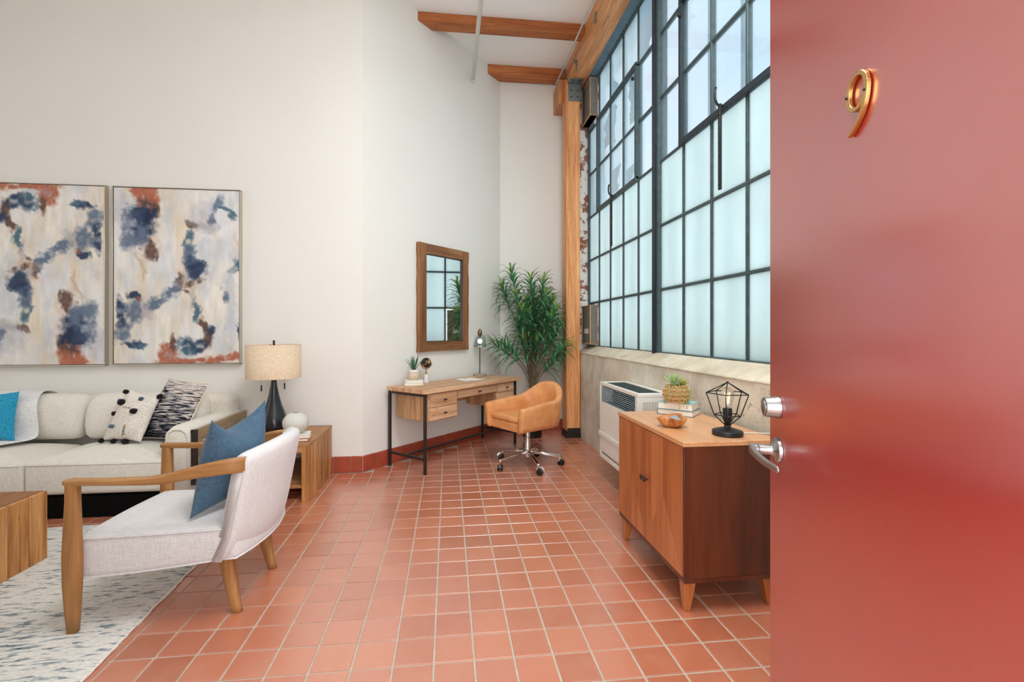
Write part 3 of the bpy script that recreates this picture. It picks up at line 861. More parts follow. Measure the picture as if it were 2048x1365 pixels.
# ================================================================== LIVING SIDE
# ---- rug
rug_rz = 0.048
rug = thing('area_rug', 'off white woven rug with slate blue dashes under the armchair', 'rug', (-1.365, 1.90, 0), rug_rz)
t = NT('dashed_wool_rug', 1.0, 0, 0.1)
co = t.co((11, 62, 7), False, (0, 0, 0.12)); f = t.noise(co, 1.0, 3, 0.6, 0.4)
big = t.noise(t.co((1, 1, 1), False), 2.2, 3)
g = t.math('ADD', f, t.math('MULTIPLY', t.math('SUBTRACT', big, 0.5), 0.25))
c = t.ramp(g, [(0.53, S(228, 226, 220)), (0.60, S(132, 150, 160)), (0.70, S(70, 94, 110))])
fz = t.noise(t.co((60, 220, 60), False), 1.0, 2)
c = t.mix(t.ramp(fz, [(0.35, (0.55, 0.55, 0.55)), (0.6, (0, 0, 0))]), c, S(196, 190, 178))
t.color(c).bump(fz, 0.7, 0.006); M['rug'] = t.m
b = B(); nx, ny = 70, 70; vs = {}
rr = random.Random(3)
for i in range(nx + 1):
    for j in range(ny + 1):
        x = -2.9 + 2.9 * i / nx; y = -0.95 + 2.50 * j / ny
        if i == nx: x += rr.uniform(-0.006, 0.006)
        z = 0.013 + rr.uniform(-0.0015, 0.002)
        if i == nx or j in (0, ny): z = 0.007
        vs[i, j] = b.verts.new((x, y, z))
for i in range(nx):
    for j in range(ny): b.faces.new((vs[i, j], vs[i + 1, j], vs[i + 1, j + 1], vs[i, j + 1]))
e0 = [vs[nx, j] for j in range(ny + 1)]; lo = [b.verts.new((v.co.x + 0.004, v.co.y, 0.001)) for v in e0]
for j in range(ny): b.faces.new((e0[j], lo[j], lo[j + 1], e0[j + 1]))
obj('pile', b, M['rug'], rug, smooth=True)
b = B()
pts = [(0.002 + rr.uniform(-0.004, 0.004), -0.95 + 2.5 * j / 90, 0.007) for j in range(91)]
tube(b, pts, [0.006 + rr.uniform(-0.002, 0.003) for _ in pts], 6); obj('bound_edge', b, M['cream_knit'], rug, smooth=True)

# ---- coffee table of reclaimed boards
ct = thing('coffee_table', 'blocky reclaimed wood coffee table cut off at the left', 'coffee table', (-2.29, 2.93, 0.013))
obj('core', bx(-1.08, -0.02, -1.08, -0.02, 0.0, 0.375), M['reclaim_z'], ct)
ys = [0.0, -0.060, -0.118, -0.172, -0.242, -0.30, -0.372, -0.43, -0.50, -0.57, -0.63, -0.70, -0.76, -0.83, -0.9, -0.97, -1.03, -1.1]
rr = random.Random(11)
for a, c in zip(ys[:-1], ys[1:]):
    obj('board', bx(-0.022, rr.uniform(-0.001, 0.002), c + 0.0012, a - 0.0012, 0.0, 0.385 + rr.uniform(-.001, .001)), M['reclaim_z'], ct, bevel=0.003, seg=1)
    obj('board', bx(-1.1, -1.078, c + 0.0012, a - 0.0012, 0.0, 0.385), M['reclaim_z'], ct, bevel=0.003, seg=1)
for k in range(8):
    a = -0.022 - k * 0.132; c = a - 0.130
    obj('board', bx(c, a - 0.001, -1.1, 0.0, 0.375, 0.386 + rr.uniform(-0.001, 0.001)), M['reclaim_y'], ct, bevel=0.002, seg=1)
for k in range(14):
    a = -0.022 - k * 0.0755
    obj('board', bx(a - 0.0745, a, -0.02, 0.0, 0.0, 0.384), M['reclaim_z'], ct, bevel=0.002, seg=1)

# ---- sofa
so = thing('sofa', 'long oatmeal linen sofa with bench seat under the paintings', 'sofa', (-3.0, 3.95, 0))
def sb(x0, x1, y0, y1, z0, z1, r, puff=0): return rounded(B(), x0 + 3.0, x1 + 3.0, y0 - 3.95, y1 - 3.95, z0, z1, r, 5, puff)
obj('sofa_shadow', bx(-1.6, 1.10, -0.39, 0.42, 0.0, 0.15), M['sofa_shadow'], so)  # black block stands in for the deep shadow under the sofa
obj('base_frame', sb(-4.7, -1.84, 3.60, 4.40, 0.145, 0.27, 0.03), M['linen'], so, smooth=True)
for (x0, x1) in ((-3.88, -2.935), (-2.93, -2.005)):
    c = obj('seat_cushion', sb(x0, x1, 3.545, 4.10, 0.165, 0.405, 0.035, 0.055), M['linen'], so, smooth=True)
    b = B()
    tube(b, [(x0 + 3.02, -0.404, 0.378), (x1 + 2.98, -0.404, 0.378)], 0.005, 6)
    tube(b, [(x1 + 2.995, -0.39, 0.378), (x1 + 2.995, 0.1, 0.378)], 0.005, 6)
    obj('piping', b, M['linen'], c, smooth=True)
# back cushions with a rounded top roll
prof = [(3.985, 0.44), (3.975, 0.55), (3.985, 0.67), (4.02, 0.765), (4.09, 0.815), (4.17, 0.81), (4.23, 0.765), (4.255, 0.68), (4.26, 0.44)]
def back_cushion(x0, x1):
    rings = []; n = 12
    for i in range(n + 1):
        t_ = i / n; x = x0 + (x1 - x0) * t_
        e = min(t_, 1 - t_) * (x1 - x0)
        k = 1.0 if e > 0.08 else 0.86 + 0.14 * math.sqrt(max(0, 1 - (1 - e / 0.08) ** 2))
        rings.append([(x + 3.0, (4.12 + (y - 4.12) * k) - 3.95, 0.44 + (z - 0.44) * (0.4 + 0.6 * k) if k < 1 else z) for y, z in prof])
    return loft(B(), rings)
for (x0, x1) in ((-3.78, -2.895), (-2.89, -2.0)):
    c = obj('back_cushion', back_cushion(x0, x1), M['linen'], so, smooth=True, sub=1)
obj('back_rail', sb(-4.6, -1.86, 4.20, 4.405, 0.2, 0.765, 0.07), M['linen'], so, smooth=True)
# arm: rounded roll, lower at the back, linen
b = B(); rings = []
for (y, zt, x0, x1) in ((3.53, 0.585, -1.995, -1.865), (3.545, 0.615, -2.01, -1.85), (3.60, 0.632, -2.01, -1.845), (4.0, 0.632, -2.0, -1.845), (4.36, 0.632, -1.99, -1.845), (4.41, 0.60, -1.98, -1.86)):
    r = 0.055; ring = [(x0, 0.165), (x0, zt - r)]
    for k in range(1, 6):
        a = PI - PI / 2 * k / 5; ring.append((x0 + r + r * math.cos(a), zt - r + r * math.sin(a)))
    for k in range(0, 6):
        a = PI / 2 - PI / 2 * k / 5; ring.append((x1 - r + r * math.cos(a), zt - r + r * math.sin(a)))
    ring.append((x1, 0.165))
    rings.append([(p[0] + 3.0, y - 3.95, p[1]) for p in ring])
arm = obj('arm', loft(b, rings), M['linen'], so, smooth=True)
b = B()
tube(b, [(x + 3.0, 3.533 - 3.95, z) for x, z in ((-2.0, 0.2), (-2.0, 0.53), (-1.985, 0.585), (-1.95, 0.61), (-1.90, 0.61), (-1.866, 0.585), (-1.852, 0.53), (-1.852, 0.2))], 0.005, 6)
obj('piping', b, M['linen'], arm, smooth=True)
pn = obj('arm_panel', bx(1.165, 1.19, -0.37, 0.455, 0.20, 0.602), M['arm_panel'], so, bevel=0.003)
obj('edge_strip', bx(1.150, 1.1935, -0.388, -0.37, 0.20, 0.602), M['brown_metal'], pn, bevel=0.002)
for (y, z) in ((-0.28, 0.5), (0.36, 0.53), (-0.10, 0.44)): obj('plug', bx(1.1895, 1.1915, y - 0.012, y + 0.012, z, z + 0.010), M['marble'], pn)

# throw blanket over the back and the seat
def ribbon(rows, th=0.006):
    """rows: list of (left point, right point); solid thin sheet"""
    b = B(); m = 8; rows = [(Vector(a), Vector(c)) for a, c in rows]
    top = []; bot = []
    for i, (a, c) in enumerate(rows):
        d = rows[min(i + 1, len(rows) - 1)][0] - rows[max(i - 1, 0)][0]
        nn = (c - a).cross(d).normalized()
        if nn.z < 0 and abs(nn.z) > 0.2: nn = -nn
        if abs(nn.z) <= 0.2 and nn.y > 0: nn = -nn
        tr_ = []; br_ = []
        for k in range(m + 1):
            p = a.lerp(c, k / m) + nn * (0.004 * math.sin(k * 1.7 + i * 0.6))
            tr_.append(b.verts.new(p + nn * th)); br_.append(b.verts.new(p))
        top.append(tr_); bot.append(br_)
    n = len(rows)
    for i in range(n - 1):
        for k in range(m):
            b.faces.new((top[i][k], top[i][k + 1], top[i + 1][k + 1], top[i + 1][k])); b.faces.new((bot[i][k], bot[i + 1][k], bot[i + 1][k + 1], bot[i][k + 1]))
        b.faces.new((top[i][m], bot[i][m], bot[i + 1][m], top[i + 1][m])); b.faces.new((bot[i][0], top[i][0], top[i + 1][0], bot[i + 1][0]))
    for k in range(m):
        b.faces.new((top[0][k + 1], top[0][k], bot[0][k], bot[0][k + 1])); b.faces.new((top[-1][k], top[-1][k + 1], bot[-1][k + 1], bot[-1][k]))
    return b
th_prof = [(4.262, 0.70, -3.20), (4.24, 0.785, -3.215), (4.17, 0.825, -3.225), (4.09, 0.83, -3.225), (4.005, 0.78, -3.20), (3.966, 0.68, -3.175), (3.955, 0.57, -3.15), (3.945, 0.495, -3.14), (3.90, 0.478, -3.15), (3.80, 0.476, -3.21), (3.70, 0.473, -3.30), (3.60, 0.455, -3.38), (3.548, 0.425, -3.42), (3.53, 0.37, -3.43), (3.528, 0.28, -3.44)]
tag(obj('throw_blanket', ribbon([((-3.72, y, z + 0.004), (x, y, z + 0.004)) for y, z, x in th_prof]), M['throw'], None, smooth=True, sub=1),
    'white knit throw draped over the left of the sofa', 'blanket')

# sofa pillows
def pil(name, label, corners, thick, mat, **k):
    c = sum((Vector(v) for v in corners), Vector()) / 4
    lo_ = min(v[2] for v in corners)
    o = thing(name, label, 'pillow', (c.x, c.y, lo_))
    L = [Vector(v) - Vector((c.x, c.y, lo_)) for v in corners]
    cov = obj('cover', pillow(B(), *L, thick, **k), mat, o, smooth=True)
    return o, L, cov
pil('throw_pillow', 'bright turquoise pillow on the white throw', [(-3.74, 3.86, 0.49), (-3.24, 3.86, 0.49), (-3.325, 4.0, 0.845), (-3.74, 3.99, 0.83)], 0.13, M['turq'])
o, L, cov = pil('throw_pillow', 'black and white striped pillow against the sofa arm', [(-2.41, 3.94, 0.475), (-2.04, 3.80, 0.475), (-1.915, 3.955, 0.895), (-2.26, 4.04, 0.93)], 0.15, [M['stripe'], M['cream']], back_mi=1, pinch=0.03, p=3.0)
b = B(); tube(b, [v + Vector((0.004, 0.0, 0.0)) for v in rim(*L, pinch=0.03)], 0.005, 6); obj('edging', b, M['cream'], o, smooth=True)
# white pompom pillow
PC = [(-2.64, 3.86, 0.475), (-2.31, 3.77, 0.475), (-2.245, 3.90, 0.80), (-2.525, 3.975, 0.865)]
o, L, cov = pil('throw_pillow', 'cream pillow with black pompoms on the sofa seat', PC, 0.14, M['cream_knit'], lump=0.05)
def on_pillow(u, v, thick=0.14, out=0.0):
    c0 = L[0] * (1 - u) * (1 - v) + L[1] * u * (1 - v) + L[2] * u * v + L[3] * (1 - u) * v
    nn = (L[1] - L[0]).cross(L[3] - L[0]).normalized()
    U, V = 2 * u - 1, 2 * v - 1
    k = (max(0, 1 - abs(U) ** 2.2) * max(0, 1 - abs(V) ** 2.2)) ** 0.55
    return c0 + nn * (thick / 2 * k + out), nn
def fuzzy(r, seed, flat=1.0):
    b = B(); bmesh.ops.create_icosphere(b, subdivisions=2, radius=r); q = random.Random(seed)
    for v in b.verts: v.co *= 1 + q.uniform(-0.16, 0.16); v.co.z *= flat
    return b
for k, (u, v, r, m) in enumerate(((0.0, 0.0, 0.022, 'pompom'), (1.0, 1.0, 0.024, 'pompom'), (0.62, 0.0, 0.026, 'pompom'), (0.32, 0.0, 0.022, 'pompom'), (0.0, 0.5, 0.022, 'pompom'), (0.08, 0.92, 0.022, 'pompom'),
                                 (0.22, 0.72, 0.028, 'pompom'), (0.68, 0.60, 0.026, 'pompom'), (0.66, 0.86, 0.018, 'pompom_blue'), (0.26, 0.26, 0.018, 'pompom_blue'), (0.02, 0.74, 0.018, 'pompom_blue'))):
    p, nn = on_pillow(u, v, 0.14, 0.006)
    x = obj('pompom', fuzzy(r, k, 0.85), M[m], o, smooth=False); x.location = p
b = B()
for k in range(5):
    p, nn = on_pillow(0.36 + k * 0.045, 0.62 + 0.008 * (k % 2), 0.14, 0.002); tube(b, [p + Vector((0, 0, -0.012)), p + Vector((0.004, 0, 0.012))], 0.0022, 5)
for k in range(7):
    p, nn = on_pillow(0.60 + 0.014 * (k % 2), 0.12 + k * 0.03, 0.14, 0.002); tube(b, [p + Vector((-0.007, 0, -0.004)), p + Vector((0.007, 0, 0.004))], 0.0022, 5)
tag(obj('stitching', b, M['pompom'], o), kind='stuff')

# ---- paintings
def vnoise(x, y, seed, oct_=4):
    r = np.random.default_rng(seed); out = np.zeros_like(x); amp = 1.0; tot = 0
    for o_ in range(oct_):
        g = r.random((64, 64)); fx = x * 2 ** o_; fy = y * 2 ** o_
        xi = np.floor(fx).astype(int); yi = np.floor(fy).astype(int); xf = fx - xi; yf = fy - yi
        xf = xf * xf * (3 - 2 * xf); yf = yf * yf * (3 - 2 * yf)
        a = g[yi % 64, xi % 64]; b_ = g[yi % 64, (xi + 1) % 64]; c_ = g[(yi + 1) % 64, xi % 64]; d_ = g[(yi + 1) % 64, (xi + 1) % 64]
        out += amp * ((a * (1 - xf) + b_ * xf) * (1 - yf) + (c_ * (1 - xf) + d_ * xf) * yf); tot += amp; amp *= 0.55
    return out / tot
navy, slate, teal, brown, rust, grey, peach, lilac, tan = ((30, 48, 78), (92, 108, 132), (66, 98, 116), (92, 66, 58), (168, 92, 66), (132, 132, 140), (218, 178, 148), (168, 172, 192), (176, 148, 122))
BL = [(rust, .25, .07, .08, .10, 0), (brown, .27, .13, .06, .06, 0), (navy, .20, .19, .11, .075, .2), (navy, .245, .21, .05, .09, 0), (slate, .15, .27, .09, .10, 0), (peach, .32, .27, .04, .10, 0), (brown, .265, .34, .028, .055, 0), (tan, .21, .45, .018, .07, 0),
      (brown, .65, .205, .06, .028, .3), (navy, .80, .185, .035, .03, 0), (slate, .86, .11, .045, .055, 0), (teal, .92, .14, .03, .02, 0), (grey, .76, .23, .10, .04, 0), (lilac, .75, .15, .14, .08, 0),
      (teal, .62, .31, .045, .065, 0), (slate, .60, .38, .05, .06, 0), (navy, .655, .435, .06, .055, .3), (grey, .58, .49, .07, .05, 0), (brown, .63, .525, .09, .03, -.3), (tan, .60, .555, .09, .035, 0), (navy, .49, .545, .038, .065, .5), (brown, .505, .49, .025, .028, 0),
      (brown, .55, .61, .05, .025, .5), (slate, .42, .60, .09, .028, -.45), (slate, .33, .645, .12, .022, -.15), (grey, .2, .68, .10, .05, 0), (navy, .14, .625, .055, .028, .3), (rust, .155, .645, .018, .02, 0), (slate, .12, .72, .085, .06, 0), (navy, .03, .70, .04, .075, 0), (slate, .05, .79, .06, .06, 0),
      (navy, .14, .88, .07, .022, .2), (teal, .17, .895, .05, .02, 0), (grey, .62, .65, .026, .06, 0), (teal, .64, .72, .022, .05, 0), (brown, .68, .77, .03, .03, .6), (navy, .75, .79, .05, .04, 0), (navy, .66, .885, .11, .04, -.2), (brown, .735, .845, .055, .055, .5), (teal, .6, .9, .06, .03, 0),
      (rust, .43, .94, .085, .05, .2), (rust, .70, .985, .30, .022, 0), (rust, .93, .965, .09, .03, 0), (brown, .50, .90, .03, .03, 0), (teal, .94, .46, .038, .04, 0), (navy, .985, .81, .014, .055, 0), (peach, .985, .35, .02, .12, 0), (rust, .99, .42, .012, .06, 0), (peach, .50, .5, .05, .08, 0),
      (lilac, .55, .95, .14, .02, 0), (lilac, .92, .7, .06, .2, 0), (lilac, .06, .15, .08, .12, 0), (slate, .86, .61, .03, .03, 0)]
def paint(nx, ny, flip):
    u, v = np.meshgrid(np.linspace(0, 1, nx), np.linspace(0, 1, ny))
    if flip: u, v = 1 - u, 1 - v
    wu = (vnoise(u * 6, v * 8, 1, 6) - .5) * .20; wv = (vnoise(u * 6 + 9, v * 8 + 5, 2, 6) - .5) * .15
    fu = (vnoise(u * 34, v * 44, 5, 3) - .5) * .02; fv = (vnoise(u * 34, v * 44, 6, 3) - .5) * .016
    U, V = u + wu + fu, v + wv + fv
    n1 = vnoise(u * 5, v * 4, 7, 4)[..., None]; n2 = vnoise(u * 9, v * 3, 8, 5)[..., None]; n3 = vnoise(u * 26, v * 12, 12, 4)[..., None]
    c = np.array([236, 228, 212.]) * (1 - n1) + np.array([216, 220, 228.]) * n1
    k = np.clip((n2 - .52) * 5, 0, 1) * .5; c = c * (1 - k) + np.array([224, 202, 172.]) * k
    c = c + (n3 - .5) * 30
    n4 = vnoise(u * 7 + 3, v * 6, 15, 5)[..., None]; k = np.clip((n4 - .57) * 6, 0, 1) * .28; c = c * (1 - k) + np.array([158, 170, 194.]) * k
    for (col, bu, bv, ru, rv, an) in BL:
        du, dv = (U - bu), (V - bv); ca, sa = math.cos(an), math.sin(an)
        x = (du * ca + dv * sa) / ru; y = (-du * sa + dv * ca) / rv
        d = np.sqrt(x * x + y * y)
        tex = vnoise(u * 16 + bu * 9, v * 20, int(bu * 100) + 30, 5); rag = vnoise(u * 40 + bv * 7, v * 56, int(bv * 100) + 60, 3)
        soft = 0.45 if col in (lilac, peach, tan, grey) else 1.05
        a = np.clip((1.30 - d + (rag - .5) * .5) * 1.5, 0, 1) * np.clip((tex - .20) * 3.0, 0.15, 1)
        a = np.clip(a * soft, 0, .92)[..., None]
        c = c * (1 - a) + (np.array(col, float) + (tex[..., None] - .5) * 60) * a
    c = np.clip(c, 0, 255) / 255.0
    lin = np.where(c <= .04045, c / 12.92, ((c + .055) / 1.055) ** 2.4)
    return lin
t = NT('abstract_canvas_paint', 0.6, 0, 0.3); at = t.node('ShaderNodeVertexColor'); at.layer_name = 'paint'; t.color(at.outputs['Color']); M['canvas'] = t.m
t = NT('champagne_frame', 0.35, 0.6); t.color(S(196, 186, 172)); M['frame_champ'] = t.m
def painting(x0, x1, z0, z1, flip, label):
    p = thing('abstract_painting', label, 'painting', ((x0 + x1) / 2, FL_Y - 0.002, z0), 0, 'pair of abstract paintings')
    w, h = x1 - x0, z1 - z0; nx, ny = 170, 250
    xs = np.linspace(-w / 2 + .008, w / 2 - .008, nx); zs = np.linspace(h - .008, .008, ny)
    X, Z = np.meshgrid(xs, zs); verts = [(float(a), -0.042, float(b_)) for a, b_ in zip(X.ravel(), Z.ravel())]
    idx = np.arange(nx * ny).reshape(ny, nx)
    faces = np.stack([idx[:-1, :-1], idx[1:, :-1], idx[1:, 1:], idx[:-1, 1:]], -1).reshape(-1, 4).tolist()
    o_ = obj('canvas', (verts, [], faces), M['canvas'], p)
    ca = o_.data.color_attributes.new('paint', 'FLOAT_COLOR', 'POINT')
    col = np.ones((ny * nx, 4), np.float32); col[:, :3] = paint(nx, ny, flip).reshape(-1, 3)
    ca.data.foreach_set('color', col.ravel())
    obj('backing', bx(-w / 2 + .01, w / 2 - .01, -0.040, -0.001, .01, h - .01), M['cream'], p)
    for a in ((-w / 2, -w / 2 + .007, 0, h), (w / 2 - .007, w / 2, 0, h), (-w / 2, w / 2, 0, .007), (-w / 2, w / 2, h - .007, h)):
        obj('frame', bx(a[0], a[1], -0.050, -0.0, a[2], a[3]), M['frame_champ'], p, bevel=0.0015, seg=1)
    for a in ((-w / 2 + .0075, -w / 2 + .0115, 0.01, h - .01), (w / 2 - .0115, w / 2 - .0075, .01, h - .01), (-w / 2 + .008, w / 2 - .008, .0075, .0115), (-w / 2 + .008, w / 2 - .008, h - .0115, h - .0075)):
        obj('shadow_gap', bx(a[0], a[1], -0.0425, -0.041, a[2], a[3]), M['brown_metal'], p)
painting(-2.917, -1.858, 1.020, 2.586, False, 'abstract blue and rust painting beside the lamp')
painting(-4.032, -2.972, 1.016, 2.590, True, 'abstract blue and rust painting cut off at the left')

# ---- end table
et = thing('end_table', 'reclaimed wood end table with open shelf beside the sofa', 'end table', (-1.065, 3.70, 0))
EW = 0.64
ks = [0.0, 0.085, 0.175, 0.25, 0.345, 0.42, 0.51, 0.60, 0.70]
for a, c in zip(ks[:-1], ks[1:]):
    obj('side_board', bx(-0.058 if a == 0 else -0.03, random.uniform(-0.001, 0.001), a + 0.001, c - 0.001, 0, 0.428), M['reclaim_z'], et, bevel=0.002, seg=1)
    obj('side_board', bx(-EW, -EW + (0.058 if a == 0 else 0.03), a + 0.001, c - 0.001, 0, 0.428), M['reclaim_z'], et, bevel=0.002, seg=1)
for k in range(5):
    obj('top_board', bx(-EW, 0.001, k * 0.14 + 0.001, k * 0.14 + 0.139, 0.428, 0.448), M['reclaim_x'], et, bevel=0.002, seg=1)
obj('apron', bx(-EW + 0.058, -0.058, 0.004, 0.03, 0.375, 0.428), M['reclaim_x'], et, bevel=0.002, seg=1)
obj('apron', bx(-EW + 0.03, -0.03, 0.67, 0.695, 0.375, 0.428), M['reclaim_x'], et, bevel=0.002, seg=1)
for k in range(5): obj('shelf_board', bx(-EW + 0.03, -0.03, 0.012 + k * 0.136, 0.012 + k * 0.136 + 0.134, 0.10, 0.125), M['reclaim_x'], et, bevel=0.002, seg=1)
# wall outlet behind it
ol = thing('wall_outlet', 'white outlet plate low on the wall behind the end table', 'outlet', (-1.30, FL_Y, 0.26))
obj('plate', bx(-0.036, 0.036, -0.007, 0, 0, 0.115), M['white'], ol, bevel=0.003)
b = B(); box(b, -0.016, 0.016, -0.009, -0.006, 0.018, 0.05); box(b, -0.016, 0.016, -0.009, -0.006, 0.065, 0.097); obj('socket', b, M['marble'], ol, bevel=0.002)

# ---- table lamp
lp = thing('table_lamp', 'black teardrop table lamp with linen drum shade', 'lamp', (-1.45, 4.05, 0.449))
b = lathe(B(), [(0.0, 0), (0.085, 0.0), (0.093, 0.008), (0.108, 0.05), (0.114, 0.085), (0.108, 0.125), (0.088, 0.18), (0.062, 0.25), (0.041, 0.33), (0.026, 0.41), (0.018, 0.48), (0.016, 0.50), (0.0, 0.50)], 48)
obj('base', b, M['lamp_black'], lp, smooth=True)
b = lathe(B(), [(0.006, 0.49), (0.006, 0.75)], 12); obj('rod', b, M['brown_metal'], lp, smooth=True)
b = lathe(B(), [(0.2115, 0.478), (0.2115, 0.752), (0.2085, 0.752), (0.2085, 0.478), (0.2115, 0.478)], 64, closed=False); sh = obj('shade', b, M['shade'], lp, smooth=True)
b = B()
for z in (0.479, 0.751):
    tube(b, [(0.210 * math.cos(a), 0.210 * math.sin(a), z) for a in [2 * PI * k / 48 for k in range(49)]], 0.0022, 6)
obj('trim_ring', b, M['shade'], sh, smooth=True)
b = B()
for k in range(3):
    a = 2 * PI * k / 3; tube(b, [(0.006 * math.cos(a), 0.006 * math.sin(a), 0.74), (0.208 * math.cos(a), 0.208 * math.sin(a), 0.748)], 0.002, 6)
obj('spider', b, M['brown_metal'], sh)
b = lathe(B(), [(0.0, 0.75), (0.009, 0.75), (0.009, 0.79), (0.0, 0.79)], 16); obj('finial', b, M['brown_metal'], lp, bevel=0.001)
for s_ in (-1, 1):
    dz = 0.0 if s_ < 0 else 0.016
    b = B(); tube(b, [(s_ * 0.092, -0.02, 0.415 + dz), (s_ * 0.092, -0.02, 0.56)], 0.0012, 6); ch = obj('pull_chain', b, M['bronze'], lp)
    b = lathe(B(), [(0.0, 0), (0.006, 0), (0.006, 0.05), (0.0, 0.05)], 12, (s_ * 0.092, -0.02, 0.366 + dz)); obj('pull_knob', b, M['brown_metal'], ch, bevel=0.001)

# ---- books + vase on the end table
def book(name, label, cat, loc, rz, w, d, h, cover, group=None):
    o_ = thing(name, label, cat, loc, rz, group)
    obj('pages', bx(-w / 2 + 0.004, w / 2 - 0.003, -d / 2 + 0.003, d / 2 - 0.003, 0.003, h - 0.003), M['paper'], o_, bevel=0.001, seg=1)
    b = B(); box(b, -w / 2, w / 2, -d / 2, d / 2, 0, 0.003); box(b, -w / 2, w / 2, -d / 2, d / 2, h - 0.003, h); box(b, -w / 2, -w / 2 + 0.004, -d / 2, d / 2, 0, h)
    obj('cover', b, cover, o_, bevel=0.001, seg=1)
    return o_
book('book', 'rust red book under the white book on the end table', 'book', (-1.225, 3.845, 0.4485), 0.12, 0.24, 0.165, 0.022, M['rust_cover'], 'books on the end table')
book('book', 'white book under the round vase', 'book', (-1.215, 3.85, 0.4708), 0.20, 0.225, 0.155, 0.026, M['white_cover'], 'books on the end table')
vz = thing('round_vase', 'speckled white globe vase with small dark opening', 'vase', (-1.213, 3.85, 0.497))
pr = [(0.0, 0.0), (0.036, 0.0)] + [(0.098 * math.sin(a), 0.086 - 0.086 * math.cos(a)) for a in [0.42 + (PI - 0.42 - 0.30) * k / 16 for k in range(17)]] + [(0.024, 0.160), (0.020, 0.12), (0.0, 0.12)]
body = obj('body', lathe(B(), pr, 48), M['vase'], vz, smooth=True)
b = lathe(B(), [(0.0, 0.1635), (0.0235, 0.1635), (0.0235, 0.1655), (0.0, 0.1655)], 24); obj('opening', b, M['brown_metal'], vz)

# ---- armchair
ac = thing('armchair', 'pale grey upholstered armchair with honey oak arms', 'armchair', (-1.30, 2.50, 0.0), -0.033)
# seat block
rings = []
def seat_ring(z, ins, back_ins=0.0):
    out = []
    n = 10
    fr_ = -0.315 + ins; bk_ = 0.36 - ins - back_ins
    for k in range(n + 1):                       # front edge, slightly bowed
        s_ = -1 + 2 * k / n; out.append((fr_ - 0.020 * (1 - s_ * s_) + 0.02, s_ * (0.298 - ins), z))
    for k in range(n + 1):                       # right side to the bowed back, to the left side
        s_ = k / n; out.append((fr_ + 0.03 + (bk_ - fr_ - 0.03) * s_, (0.302 - ins) * (1 - 0.05 * s_), z))
    for k in range(1, n):
        s_ = 1 - 2 * k / n; out.append((bk_ + 0.05 * (1 - s_ * s_), s_ * (0.302 - ins) * 0.95, z))
    for k in range(n + 1):
        s_ = 1 - k / n; out.append((fr_ + 0.03 + (bk_ - fr_ - 0.03) * s_, -(0.302 - ins) * (1 - 0.05 * s_), z))
    return out
def warp(ring, lift0, lift1):
    """tilt a ring: lift0 at the front, lift1 at the back"""
    return [(x, y, z + lift0 + (lift1 - lift0) * min(1, max(0, (x + 0.3) / 0.62)) ** 1.5) for x, y, z in ring]
levels = [(0.232, 0.016), (0.238, 0.004), (0.26, 0.0), (0.34, 0.0), (0.395, 0.0), (0.408, 0.004), (0.414, 0.014), (0.420, 0.05), (0.428, 0.12), (0.432, 0.2), (0.433, 0.27)]
rings = []
for z, i in levels:
    w = warp(seat_ring(z, i), 0.0, 0.055 * max(0, 1 - (z - 0.232) / 0.18) + 0.018 * min(1, (z - 0.232) / 0.18))
    rings.append(w)
seat = obj('seat', loft(B(), rings), M['grey_linen'], ac, smooth=True)
b = B(); rg = warp(seat_ring(0.407, -0.001), 0, 0.018); tube(b, rg + [rg[0]], 0.0045, 6)
rg = warp(seat_ring(0.236, 0.002), 0, 0.055); tube(b, rg + [rg[0]], 0.004, 6)
obj('piping', b, M['grey_linen'], seat, smooth=True)
# wrapped barrel back
NB = 24
def back_pt(t_, z, d):
    """t_ -1..1 across, z height, d depth from the outer surface"""
    x = 0.425 + 0.085 * (1 - t_ * t_) - d * 1.0
    lean = (z - 0.76) * 0.19
    lean -= 0.05 * max(0, (0.42 - z) / 0.14) ** 2 * 0.6
    y = t_ * (0.315 - d * 0.35)
    return (x + lean, y, z)
rings = []
for k in range(NB + 1):
    t_ = -1 + 2 * k / NB
    top = 0.762 + 0.030 * (1 - t_ * t_); bot = 0.285 + 0.01 * (1 - t_ * t_)
    th = 0.085
    e = 1 - abs(t_); f = min(1, e / 0.10); thk = th * (0.80 + 0.20 * f)
    ring = [back_pt(t_, bot, 0.012), back_pt(t_, bot + 0.02, 0.0)]
    for q in range(1, 8): ring.append(back_pt(t_, bot + 0.02 + (top - 0.04 - bot - 0.02) * q / 7, 0.0))
    for q in range(1, 6):
        a = PI * q / 6; ring.append(back_pt(t_, top - 0.04 + 0.04 * math.sin(a), thk / 2 - thk / 2 * math.cos(a)))
    for q in range(0, 7): ring.append(back_pt(t_, top - 0.04 - (top - 0.04 - 0.39) * q / 6, thk))
    ring.append(back_pt(t_, 0.39, 0.05)); ring.append(back_pt(t_, bot, 0.05))
    rings.append(ring)
bk = obj('backrest', loft(B(), rings), M['grey_linen'], ac, smooth=True)
for s_ in (-1, 1):
    obj('piping', tube(B(), [back_pt(s_ * 1.002, 0.29 + (0.755 - 0.29) * q / 10, 0.004) for q in range(11)], 0.0045, 6), M['grey_linen'], bk, smooth=True)
